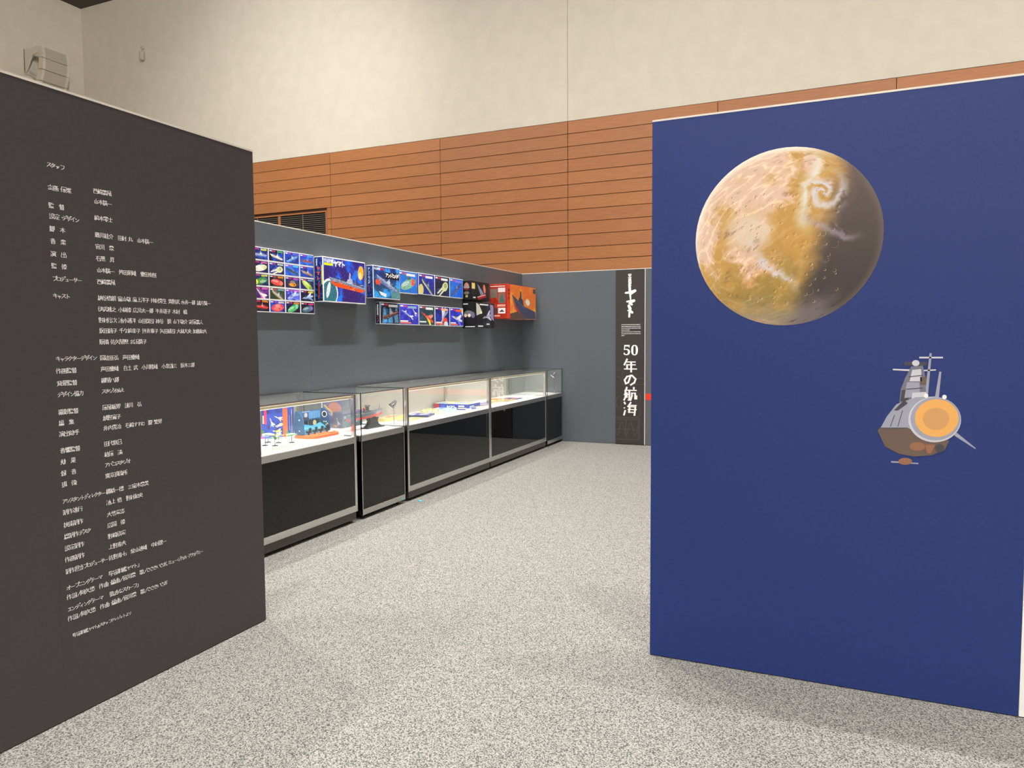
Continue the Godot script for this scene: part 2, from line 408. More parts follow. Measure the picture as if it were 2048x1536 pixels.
func ink_craft(im: Image, style: String, at: Vector2, s: float, turn: float, hull: Color, accent: Color, sd: int) -> void:
	# a plain invented spacecraft, one outline for each style
	var dark := hull.darkened(0.45)
	var light := hull.lightened(0.35)
	match style:
		"long":
			ink_poly(im, bend([[-1, -0.12], [-0.7, -0.09], [0.85, -0.06], [1, 0.0], [0.86, 0.12], [-0.6, 0.13], [-0.84, 0.05]], at, s, turn), hull)
			ink_poly(im, bend([[-0.9, 0.0], [0.98, 0.03], [0.86, 0.14], [-0.6, 0.15], [-0.82, 0.08]], at, s, turn), accent)
			ink_poly(im, bend([[-0.06, -0.06], [0.0, -0.2], [0.05, -0.2], [0.07, -0.42], [0.13, -0.42], [0.15, -0.24], [0.24, -0.22], [0.3, -0.05]], at, s, turn), light)
			ink_poly(im, bend([[0.3, -0.05], [0.36, -0.2], [0.46, -0.22], [0.48, -0.05]], at, s, turn), hull.darkened(0.2))
			for k in 5:
				var bx := [-0.62, -0.42, -0.24, 0.56, 0.72][k] as float
				ink_poly(im, bend([[bx, -0.07], [bx + 0.03, -0.15], [bx + 0.12, -0.15], [bx + 0.15, -0.06]], at, s, turn), dark)
				ink_line(im, at + Vector2(bx, -0.12).rotated(turn) * s, at + Vector2(bx - 0.12, -0.15).rotated(turn) * s, maxf(1.0, s * 0.02), dark)
			ink_line(im, at + Vector2(-0.95, -0.10).rotated(turn) * s, at + Vector2(0.95, -0.03).rotated(turn) * s, maxf(1.0, s * 0.02), light)
		"saucer":
			ink_oval(im, at, Vector2(0.95, 0.42) * s, turn, hull)
			ink_oval(im, at + Vector2(0, 0.08 * s), Vector2(0.6, 0.22) * s, turn, accent)
			ink_oval(im, at - Vector2(0, 0.2 * s), Vector2(0.4, 0.16) * s, turn, light)
			ink_oval(im, at + Vector2(0.25, 0.1) * s, Vector2(0.1, 0.08) * s, turn, dark)
		"pod":
			ink_oval(im, at, Vector2(0.95, 0.34) * s, turn, hull)
			ink_oval(im, at + Vector2(-0.3, -0.1).rotated(turn) * s, Vector2(0.5, 0.14) * s, turn, light)
			ink_oval(im, at + Vector2(0.62, 0.02).rotated(turn) * s, Vector2(0.24, 0.24) * s, turn, accent)
			ink_poly(im, bend([[0.0, -0.3], [0.3, -0.6], [0.45, -0.25]], at, s, turn), dark)
		"twin":
			ink_poly(im, bend([[-1, 0.05], [0.1, -0.12], [0.15, 0.1], [-0.9, 0.16]], at, s, turn), light)
			ink_poly(im, bend([[-0.8, 0.32], [0.2, 0.12], [0.25, 0.3], [-0.7, 0.42]], at, s, turn), light)
			ink_oval(im, at + Vector2(0.42, 0.05).rotated(turn) * s, Vector2(0.5, 0.34) * s, turn, hull)
			ink_oval(im, at + Vector2(0.5, 0.0).rotated(turn) * s, Vector2(0.22, 0.18) * s, turn, accent)
		_:
			ink_poly(im, bend([[-1, 0], [0.2, -0.16], [0.95, -0.05], [0.95, 0.1], [0.1, 0.16]], at, s, turn), hull)
			ink_poly(im, bend([[-0.1, 0.05], [0.75, 0.55], [0.9, 0.5], [0.5, 0.08]], at, s, turn), accent)
			ink_poly(im, bend([[0.0, -0.1], [0.6, -0.48], [0.8, -0.44], [0.55, -0.08]], at, s, turn), light)
			ink_oval(im, at + Vector2(-0.25, -0.05).rotated(turn) * s, Vector2(0.22, 0.07) * s, turn, dark)
	var r := RandomNumberGenerator.new()
	r.seed = sd
	for k in 26:
		var p := at + Vector2(r.randf_range(-0.75, 0.8), r.randf_range(-0.1, 0.12)).rotated(turn) * s
		ink_line(im, p, p + Vector2(s * r.randf_range(0.04, 0.16), 0).rotated(turn + r.randf_range(-0.3, 0.3)), maxf(1.0, s * 0.025), [light, dark, hull.lightened(0.15), accent.lightened(0.3)][k % 4])

func brushwork(im: Image, sd: int, amount := 1.0) -> Image:
	# painterly mottling over a whole picture
	var n := FastNoiseLite.new()
	n.seed = sd
	n.frequency = 0.16
	n.fractal_octaves = 3
	for y in im.get_height():
		for x in im.get_width():
			var v := n.get_noise_2d(x * 1.0, y * 1.6)
			var c := im.get_pixel(x, y)
			im.set_pixel(x, y, c.lightened(v * 0.42 * amount) if v > 0.0 else c.darkened(-v * 0.5 * amount))
	return im

func print_mat(im: Image, rough := 0.35) -> StandardMaterial3D:
	var m := mat(Color.WHITE, rough)
	m.albedo_texture = ImageTexture.create_from_image(im)
	m.texture_repeat = false
	return m

func print_face(called: String, tl: Vector3, tr: Vector3, bl: Vector3, m: Material, parent: Node, label := "") -> MeshInstance3D:
	var st := new_st()
	var n := (bl - tl).cross(tr - tl).normalized()
	quad(st, tl, tr, tr + bl - tl, bl, n)
	return part(called, st, m, parent, label)

# ---------------------------------------------------------------- materials
func make_materials() -> void:
	M.white = mat(Color(0.93, 0.93, 0.92), 0.5)
	M.card = mat(Color(0.95, 0.95, 0.94), 0.55)
	M.cream = mat(Color(0.90, 0.865, 0.805), 0.85)
	M.cream.albedo_texture = noise_tex(0.01, [Color(0.97, 0.97, 0.965), Color(1, 1, 1)], 3)
	M.cream.uv1_triplanar = true
	M.cream.uv1_world_triplanar = true
	M.cream.uv1_scale = Vector3.ONE * 0.4
	M.ceiling = mat(Color(0.30, 0.29, 0.28), 0.9)
	M.groove = mat(Color(0.23, 0.13, 0.08), 0.9)
	M.wood = []
	for k in 4:
		var w := mat([Color(0.955, 0.955, 0.955), Color(0.985, 0.98, 0.975), Color(0.97, 0.965, 0.965), Color(1, 1, 1)][k], 0.5)
		w.albedo_texture = noise_tex(0.02, [Color(0.685, 0.44, 0.265), Color(0.75, 0.50, 0.31)], 20 + k, 512, 5)
		w.uv1_triplanar = true
		w.uv1_world_triplanar = true
		w.uv1_scale = Vector3(0.22, 3.1 + 0.2 * k, 1.0)
		w.uv1_offset = Vector3(0.13 * k, 0.37 * k, 0)
		M.wood.append(w)
	M.slat = mat(Color(0.50, 0.47, 0.43), 0.5)
	M.black = mat(Color(0.02, 0.02, 0.02), 0.8)
	M.shaft = mat(Color(0.035, 0.03, 0.03), 0.95)
	M.credit = mat(Color(0.28, 0.265, 0.275), 0.55, 0.0, 0.35)
	M.blue = mat(Color(0.135, 0.21, 0.455), 0.55, 0.0, 0.4)
	M.grey = mat(Color(0.355, 0.38, 0.405), 0.45, 0.0, 0.4)
	for q in [M.credit, M.blue, M.grey]:
		q.albedo_texture = noise_tex(0.08, [Color(0.95, 0.95, 0.95), Color(1, 1, 1)], 7)
		q.uv1_triplanar = true
		q.uv1_world_triplanar = true
		q.uv1_scale = Vector3.ONE * 0.9
	M.edge = mat(Color(0.87, 0.84, 0.80), 0.6)
	M.letter = mat(Color(0.95, 0.94, 0.93), 0.5)
	M.banner = mat(Color(0.20, 0.18, 0.175), 0.5)
	M.faint = mat(Color(0.30, 0.275, 0.265), 0.5)
	M.red = mat(Color(0.86, 0.20, 0.13), 0.45)
	M.steel = mat(Color(0.80, 0.80, 0.79), 0.22, 1.0)
	M.chrome = mat(Color(0.86, 0.86, 0.86), 0.08, 1.0)
	M.gloss = mat(Color(0.016, 0.016, 0.018), 0.03, 0.0, 0.42)
	M.kick = mat(Color(0.33, 0.31, 0.315), 0.3, 0.6)
	M.foot = mat(Color(0.03, 0.03, 0.03), 0.5)
	M.glass = mat(Color(0.93, 0.98, 0.96, 0.04), 0.0)
	M.glass.transparency = BaseMaterial3D.TRANSPARENCY_ALPHA
	M.glass_edge = mat(Color(0.10, 0.14, 0.13), 0.1)
	M.deck = mat(Color(0.93, 0.93, 0.92), 0.45)
	M.back = mat(Color(0.66, 0.645, 0.60), 0.35)
	M.tube = mat(Color(0.82, 0.78, 0.66), 0.35)
	M.lit = mat(Color(0.95, 0.95, 0.92), 0.4)
	M.lit.emission_enabled = true
	M.lit.emission = Color(1.0, 0.97, 0.90)
	M.lit.emission_energy_multiplier = 2.0
	M.speaker = mat(Color(0.86, 0.83, 0.78), 0.6)
	M.grille = mat(Color(0.74, 0.71, 0.65), 0.75)
	var side := 1024
	var r := RandomNumberGenerator.new()
	r.seed = 11
	var small := PackedByteArray()
	small.resize(620 * 620)
	for k in small.size():
		var v := r.randf()
		small[k] = int(255.0 * clampf(0.5 + (v - 0.5) * 1.05, 0, 1))
	var grain := Image.create_from_data(620, 620, false, Image.FORMAT_L8, small)
	grain.resize(side, side, Image.INTERPOLATE_CUBIC)
	var bytes := grain.get_data()
	var col := PackedByteArray()
	col.resize(side * side * 3)
	var lo := Color(0.285, 0.282, 0.272)
	var hi := Color(0.585, 0.58, 0.565)
	var ramp := []
	for k in 256:
		ramp.append(lo.lerp(hi, smoothstep(0.05, 0.72, k / 255.0)))
	for k in side * side:
		var c: Color = ramp[bytes[k]]
		col[k * 3] = int(c.r * 255)
		col[k * 3 + 1] = int(c.g * 255)
		col[k * 3 + 2] = int(c.b * 255)
	M.carpet = mat(Color(0.97, 0.965, 0.955), 0.95, 0.0, 0.2)
	M.carpet.albedo_texture = ImageTexture.create_from_image(Image.create_from_data(side, side, false, Image.FORMAT_RGB8, col))
	M.carpet.uv1_triplanar = true
	M.carpet.uv1_world_triplanar = true
	M.carpet.uv1_scale = Vector3.ONE / 2.05

# ---------------------------------------------------------------- camera, light, hall
const LAMP_ENERGY := 30.0
const BAY_ENERGY := 62.0
const WASH_ENERGY := 44.0
const CASE_ENERGY := 0.37

func make_view() -> void:
	var cam := Camera3D.new()
	cam.name = "camera"
	cam.position = Vector3(0, 1.524, 0)
	cam.rotation_degrees = Vector3(-3.6373, 23.6567, -0.4121)
	cam.fov = 55.644
	cam.near = 0.05
	cam.far = 100.0
	add_child(cam)
	cam.current = true
	var env := Environment.new()
	env.background_mode = Environment.BG_COLOR
	env.background_color = Color(0, 0, 0)
	env.tonemap_mode = Environment.TONE_MAPPER_LINEAR
	env.tonemap_exposure = 1.0
	env.sdfgi_enabled = true
	env.ssao_enabled = true
	env.ssil_enabled = true
	var we := WorldEnvironment.new()
	we.name = "environment"
	we.environment = env
	add_child(we)

func ceiling_lamp(called: String, label: String, group: String, at: Vector3, radius: float, angle: float, blend: float, energy: float, aim := Vector3.DOWN) -> void:
	var t := thing(called, label, "ceiling light", at, group)
	var ring := new_st()
	var lens := new_st()
	for k in 20:
		var e0 := Vector3(cos(TAU * k / 20), 0, sin(TAU * k / 20)) * radius
		var e1 := Vector3(cos(TAU * (k + 1) / 20), 0, sin(TAU * (k + 1) / 20)) * radius
		var low := Vector3(0, -0.03, 0)
		quad(ring, at + e0 * 1.4, at + e1 * 1.4, at + e1 * 1.4 + low, at + e0 * 1.4 + low, e0)
		quad(ring, at + e0 * 1.4 + low, at + e1 * 1.4 + low, at + e1 + low * 0.7, at + e0 + low * 0.7, Vector3.DOWN)
		tri(lens, at + low * 0.6, at + e0 + low * 0.6, at + e1 + low * 0.6, Vector3.DOWN)
	part("trim_ring", ring, M.white, t)
	part("lens", lens, M.lit, t)
	var l := SpotLight3D.new()
	l.name = "lamp_light"
	l.position = Vector3(0, -0.05, 0)
	l.basis = Basis.looking_at(aim.normalized(), Vector3.RIGHT)
	l.spot_angle = angle
	l.spot_angle_attenuation = blend
	l.spot_range = 40.0
	l.spot_attenuation = 2.0
	l.light_size = radius
	l.light_energy = energy
	l.light_color = Color(1.0, 0.985, 0.965)
	l.shadow_enabled = true
	t.add_child(l)

func make_downlights() -> void:
	for ix in 6:
		for iz in 5:
			ceiling_lamp("ceiling_downlight", "round narrow downlight in the dark hall ceiling", "downlights in a grid on the hall ceiling", Vector3(-8.88 + ix * 3.3, CEIL, -7.4 + iz * 3.0), 0.06, 34.0, 0.7, LAMP_ENERGY)
	for k in 3:
		ceiling_lamp("ceiling_downlight", "round narrow downlight over the showcase aisle", "downlights over the showcase aisle", Vector3(-2.28, CEIL, -8.9 + k * 3.0), 0.06, 34.0, 0.7, LAMP_ENERGY)
	for q in [[10.5, 9.5], [6.0, 9.8], [1.5, 9.5], [-3.5, 9.5]]:
		ceiling_lamp("high_bay_lamp", "large wide-beam high bay lamp in the hall ceiling", "high bay lamps of the open hall", Vector3(q[0], CEIL, q[1]), 0.3, 86.0, 0.35, BAY_ENERGY)
	for k in 5:
		ceiling_lamp("wall_washer", "tilted wall-washing lamp in the hall ceiling", "wall washers along the rear of the hall", Vector3(-9.2 + k * 4.8, CEIL, -5.0), 0.15, 46.0, 1.0, WASH_ENERGY, Vector3(0, -5.5, -7.0))
	ceiling_lamp("wall_washer", "tilted wall-washing lamp turned towards the hall corner", "wall washers along the rear of the hall", Vector3(-5.0, CEIL, -4.0), 0.15, 40.0, 1.0, WASH_ENERGY * 2.0, Vector3(-9.0, -3.0, -8.0))

func make_hall() -> void:
	var f := structure("floor")
	bpart("carpet", Vector3(-16.5, -0.2, -12.4), Vector3(15.2, 0, 12.2), M.carpet, f)
	var c := structure("ceiling", Vector3(0, CEIL, 0))
	bpart("slab", Vector3(-16.5, CEIL + 0.002, -12.4), Vector3(15.2, CEIL + 0.3, 12.2), M.ceiling, c)
	var wl := structure("wall_left", Vector3(HALL_X, 0, 0))
	bpart("plaster", Vector3(HALL_X - 0.3, 0, -12.4), Vector3(HALL_X, CEIL, 12.2), M.cream, wl)
	var wr := structure("wall_right", Vector3(15, 0, 0))
	bpart("plaster", Vector3(15, 0, -12.4), Vector3(15.3, CEIL, 12.2), M.cream, wr)
	var wf := structure("wall_front", Vector3(0, 0, 12))
	bpart("plaster", Vector3(HALL_X, 0, 12), Vector3(15, CEIL, 12.3), M.cream, wf)
	var wb := structure("wall_back", Vector3(0, 0, HALL_Z))
	bpart("backing", Vector3(HALL_X, 0, HALL_Z - 0.4), Vector3(15, CEIL, HALL_Z - 0.025), M.groove, wb)
	# cream panels above the boards, divided every third board seam
	var cuts := [HALL_X, -11.65, -4.185, 3.28, 10.74, 15.0]
	for k in cuts.size() - 1:
		bpart("cream_panel", Vector3(cuts[k] + 0.002, 5.205, HALL_Z - 0.025), Vector3(cuts[k + 1] - 0.002, CEIL, HALL_Z), M.cream, wb, 0.003)
	# oak veneer boards, 2.488 m by 0.2135 m, with open joints
	var xs := [HALL_X]
	for k in 11:
		xs.append(-14.137 + k * 2.488)
	xs.append(15.0)
	for k in xs.size() - 1:
		for row in 13:
			var y1: float = 5.198 - row * 0.2135
			var x0: float = xs[k] + 0.004
			if k == 2 and row >= 5 and row <= 9:
				x0 = -9.262
			bpart("board", Vector3(x0, y1 - 0.2045, HALL_Z - 0.022), Vector3(xs[k + 1] - 0.004, y1, HALL_Z), M.wood[(k * 5 + row * 3 + (k * row) % 3) % 4], wb, 0.002)
	bpart("lower_cladding", Vector3(HALL_X, 0, HALL_Z - 0.025), Vector3(15, 2.42, HALL_Z - 0.003), M.wood[0], wb)
	# air grille let into the boards
	var v := thing("air_vent", "black louvred air vent grille let into the wooden wall boards", "vent", Vector3(-10.3, 3.05, HALL_Z))
	bpart("shaft", Vector3(-11.6, 3.07, HALL_Z - 0.024), Vector3(-9.28, 4.06, HALL_Z - 0.018), M.shaft, v)
	for y in [3.05, 4.055]:
		bpart("frame_rail", Vector3(-11.62, y, HALL_Z - 0.02), Vector3(-9.262, y + 0.03, HALL_Z + 0.012), M.wood[1], v, 0.003)
	for x in [-11.62, -9.292]:
		bpart("frame_stile", Vector3(x, 3.08, HALL_Z - 0.02), Vector3(x + 0.03, 4.055, HALL_Z + 0.012), M.wood[1], v, 0.003)
	bpart("mullion", Vector3(-10.50, 3.08, HALL_Z - 0.017), Vector3(-10.44, 4.055, HALL_Z + 0.006), M.wood[2], v, 0.003)
	for x in [-9.875, -11.06]:
		bpart("mullion", Vector3(x, 3.08, HALL_Z - 0.015), Vector3(x + 0.012, 4.055, HALL_Z - 0.002), M.slat, v)
	for k in 24:
		var y := 3.10 + k * 0.04
		bpart("slat", Vector3(-11.59, y, HALL_Z - 0.016), Vector3(-9.292, y + 0.009, HALL_Z - 0.006), M.slat, v)

func make_speaker() -> void:
	var at := Vector3(HALL_X, 6.95, -10.9)
	var t := thing("wall_speaker", "pale curved line-array loudspeaker on a bracket high in the hall corner", "speaker", at)
	var z0 := -11.22
	var z1 := -10.62
	# front profile: an arc that leans down towards the floor
	var arc := PackedVector2Array()
	for k in 9:
		var a := lerpf(0.20, -0.72, k / 8.0)
		arc.append(Vector2(0.62 - 1.05 + 1.05 * cos(a), 0.66 + 1.05 * sin(a)))
	for m in 4:
		for side in [[z0, z0 + 0.06], [z1 - 0.06, z1]]:
			var cheek := new_st()
			var pts := PackedVector2Array()
			for j in 3:
				pts.append(arc[m * 2 + j].lerp(arc[m * 2 + (1 if j == 1 else j)], 1.0))
			pts[0] = pts[0].lerp(pts[2], 0.03)
			pts[2] = pts[2].lerp(pts[0], 0.03)
			var back := PackedVector2Array()
			for j in [2, 1, 0]:
				back.append(pts[j] + Vector2(-0.13, 0.03))
			pts.append_array(back)
			prism(cheek, pts, Vector3(HALL_X, at.y, side[0]), Vector3.RIGHT, Vector3.UP, Vector3(0, 0, side[1] - side[0]))
			part("cheek", cheek, M.speaker, t)
		var g := new_st()
		var q := PackedVector2Array([arc[m * 2].lerp(arc[m * 2 + 2], 0.02), arc[m * 2 + 1], arc[m * 2 + 2].lerp(arc[m * 2], 0.02)])
		for j in 3:
			q[j] += Vector2(-0.012, 0)
		for j in [2, 1, 0]:
			q.append(q[j] + Vector2(-0.1, 0.02))
		prism(g, q, Vector3(HALL_X, at.y, z0 + 0.06), Vector3.RIGHT, Vector3.UP, Vector3(0, 0, z1 - z0 - 0.12))
		part("grille_module", g, M.grille, t)
	for z in [z1 - 0.012, z0]:
		var b := new_st()
		prism(b, PackedVector2Array([Vector2(0.0, 0.86), Vector2(0.46, 0.89), Vector2(0.48, 0.76), Vector2(0.30, 0.74), Vector2(0.07, 0.40), Vector2(0.0, 0.40)]), Vector3(HALL_X, at.y, z), Vector3.RIGHT, Vector3.UP, Vector3(0, 0, 0.012))
		part("bracket_plate", b, M.speaker, t)
	bpart("wall_plate", Vector3(HALL_X, at.y + 0.36, z0), Vector3(HALL_X + 0.02, at.y + 0.9, z1), M.speaker, t)
	var strut := new_st()
	tube(strut, Vector3(HALL_X + 0.02, at.y + 0.45, z1 - 0.1), Vector3(HALL_X + 0.42, at.y + 0.2, z1 - 0.1), 0.012)
	part("strut", strut, M.grille, t)
	var p := thing("wall_sensor", "small grey capsule hanging by a short cord on the cream wall", "sensor", Vector3(-14.16, 7.74, HALL_Z))
	var s := new_st()
	tube(s, Vector3(-14.16, 7.77, HALL_Z + 0.06), Vector3(-14.16, 7.915, HALL_Z + 0.06), 0.058, 0.058, 16)
	tube(s, Vector3(-14.16, 7.74, HALL_Z + 0.06), Vector3(-14.16, 7.77, HALL_Z + 0.06), 0.038, 0.058, 16)
	part("capsule", s, M.grille, p)
	s = new_st()
	tube(s, Vector3(-14.16, 7.915, HALL_Z + 0.06), Vector3(-14.16, 8.03, HALL_Z + 0.06), 0.012)
	part("cord", s, M.grille, p)
	bpart("mount", Vector3(-14.18, 8.0, HALL_Z), Vector3(-14.14, 8.04, HALL_Z + 0.075), M.grille, p)

# ---------------------------------------------------------------- partitions
const LEFT_LINES := [
["スタッフ", 2.206], ["企画・原案", 2.120], ["監　督", 2.050], ["設定・デザイン", 2.009], ["脚　本", 1.960], ["音　楽", 1.913], ["演　出", 1.864], ["監　修", 1.817], ["プロデューサー", 1.768], ["キャスト", 1.701],
["キャラクターデザイン", 1.454], ["作画監督", 1.406], ["背景監督", 1.357], ["デザイン協力", 1.312], ["撮影監督", 1.243], ["編　集", 1.200], ["演出助手", 1.156], ["音響監督", 1.090], ["効　果", 1.045], ["録　音", 0.999], ["現　像", 0.954],
["アシスタントディレクター", 0.886], ["制作進行", 0.842], ["技術制作", 0.791], ["総制作デスク", 0.744], ["設定制作", 0.696], ["作画制作", 0.650], ["制作担当プロデューサー", 0.602],
["オープニングテーマ　「宇宙戦艦ヤマト」", 0.535], ["作詞／阿久悠　作曲・編曲／宮川泰　歌／ささきいさお、ミュージカル・アカデミー", 0.497], ["エンディングテーマ　「真赤なスカーフ」", 0.447], ["作詞／阿久悠　作曲・編曲／宮川泰　歌／ささきいさお", 0.409]]
const RIGHT_LINES := [
["西崎義展", 2.140], ["山本暎一", 2.097], ["松本零士", 2.030], ["藤川桂介　田村 丸　山本暎一", 1.961], ["宮川　泰", 1.913], ["石黒　昇", 1.864], ["山本暎一　舛田利雄　豊田有恒", 1.816], ["西崎義展", 1.769],
["納谷悟朗 富山敬 麻上洋子 仲村秀生 青野武 永井一郎 緒方賢一", 1.702], ["伊武雅之 小林修 広川太一郎 平井道子 木村　幌", 1.656], ["野村信次 池水通洋 山田俊司 神谷　明 山下敬介 安原義人", 1.610], ["坂田純子 千々松幸子 坪井章子 矢田耕司 大林丈史 加藤和夫", 1.566],
["阪脩 佐久間勲 北浜晴子", 1.519], ["岡迫亘弘　芦田豊雄", 1.452], ["芦田豊雄　白土 武　小川隆雄　小泉謙三　坂本三郎", 1.406], ["槻間八郎", 1.358], ["スタジオぬえ", 1.312], ["原屋楯男　諫川　弘", 1.244], ["越野寛子", 1.200],
["井内秀治　石崎すすむ　腰 繁男", 1.157], ["田代敦巳", 1.091], ["柏原　満", 1.046], ["アバコスタジオ", 1.001], ["東京現像所", 0.955], ["棚橋一徳　三家本泰美", 0.888], ["池上 悟　野村和史", 0.841], ["大竹宏志", 0.790],
["広岡　修", 0.743], ["野崎欣宏", 0.696], ["上野寿夫", 0.650], ["佐野寿七　柴山達雄　中村建一", 0.603]]

func make_credit_wall() -> void:
	var t := thing("credits_partition", "tall dark charcoal partition with columns of white Japanese credits", "partition", Vector3(CREDIT_X, 0, -0.8))
	var x := CREDIT_X
	for zz in [[1.6, -0.05], [-0.05, -1.872], [-1.8721, -3.005]]:
		bpart("panel", Vector3(x - 0.06, 0.004, zz[1]), Vector3(x, 2.502, zz[0]), M.credit, t, 0.0004)
	bpart("top_edge", Vector3(x - 0.062, 2.502, -3.006), Vector3(x + 0.001, 2.511, 1.6), M.edge, t)
	bpart("end_edge", Vector3(x - 0.062, 0.004, -3.008), Vector3(x - 0.003, 2.502, -3.005), M.edge, t)
	var right := Vector3(0, 0, -1)
	var down := Vector3(0, -1, 0)
	var em := 0.0209
	for l in LEFT_LINES:
		var st := new_st()
		var wide := 0.0
		for ch in l[0]:
			wide += advance(ch) * em
		var fit := minf(1.0, 0.184 / wide) if l[1] > 0.58 else 1.0   # long headings are set narrower, clear of the second column
		write(st, l[0], Vector3(x + 0.0006, l[1] + em / 2, -1.899), right * fit, down, em)
		part("lettering", st, M.letter, t)
	for l in RIGHT_LINES:
		var st := new_st()
		write(st, l[0], Vector3(x + 0.0006, l[1] + em / 2, -2.0895), right, down, em)
		part("lettering", st, M.letter, t)
	var st := new_st()
	write(st, "『宇宙戦艦ヤマト』スタッフクレジットより", Vector3(x + 0.0006, 0.342, -1.908), right, down, 0.0165)
	part("lettering", st, M.letter, t)

func on_blue(px: float, py: float, lift := 0.0) -> Vector3:
	# where a pixel of the photograph meets the blue partition
	var b := Basis.from_euler(Vector3(deg_to_rad(-3.6373), deg_to_rad(23.6567), deg_to_rad(-0.4121)))
	var f := 768.0 / tan(deg_to_rad(55.644 / 2))
	var d := b * Vector3(px - 1024.0, 768.0 - py, -f)
	var p := Vector3(0, 1.524, 0) + d * (BLUE_Z / d.z)
	return Vector3(p.x, p.y, BLUE_Z + lift)

func craft_shape(called: String, pts: Array, lift: float, m: Material, parent: Node) -> void:
	var flat := PackedVector2Array()
	for p in pts:
		var w := on_blue(1740.0 + p[0] / 5.6875, 680.0 + p[1] / 5.6875)
		flat.append(Vector2(w.x, w.y))
	var st := new_st()
	prism(st, flat, Vector3(0, 0, BLUE_Z + lift), Vector3.RIGHT, Vector3.UP, Vector3(0, 0, 0.0004))
	part(called, st, m, parent)

func oval_pts(cx: float, cy: float, rx: float, ry: float, n := 36) -> Array:
	var out := []
	for k in n:
		out.append([cx + rx * cos(TAU * k / n), cy + ry * sin(TAU * k / n)])
	return out

func bar_pts(ax: float, ay: float, bx: float, by: float, wa: float, wb: float) -> Array:
	var d := Vector2(bx - ax, by - ay).normalized()
	var n := Vector2(-d.y, d.x)
	return [[ax + n.x * wa, ay + n.y * wa], [bx + n.x * wb, by + n.y * wb], [bx - n.x * wb, by - n.y * wb], [ax - n.x * wa, ay - n.y * wa]]

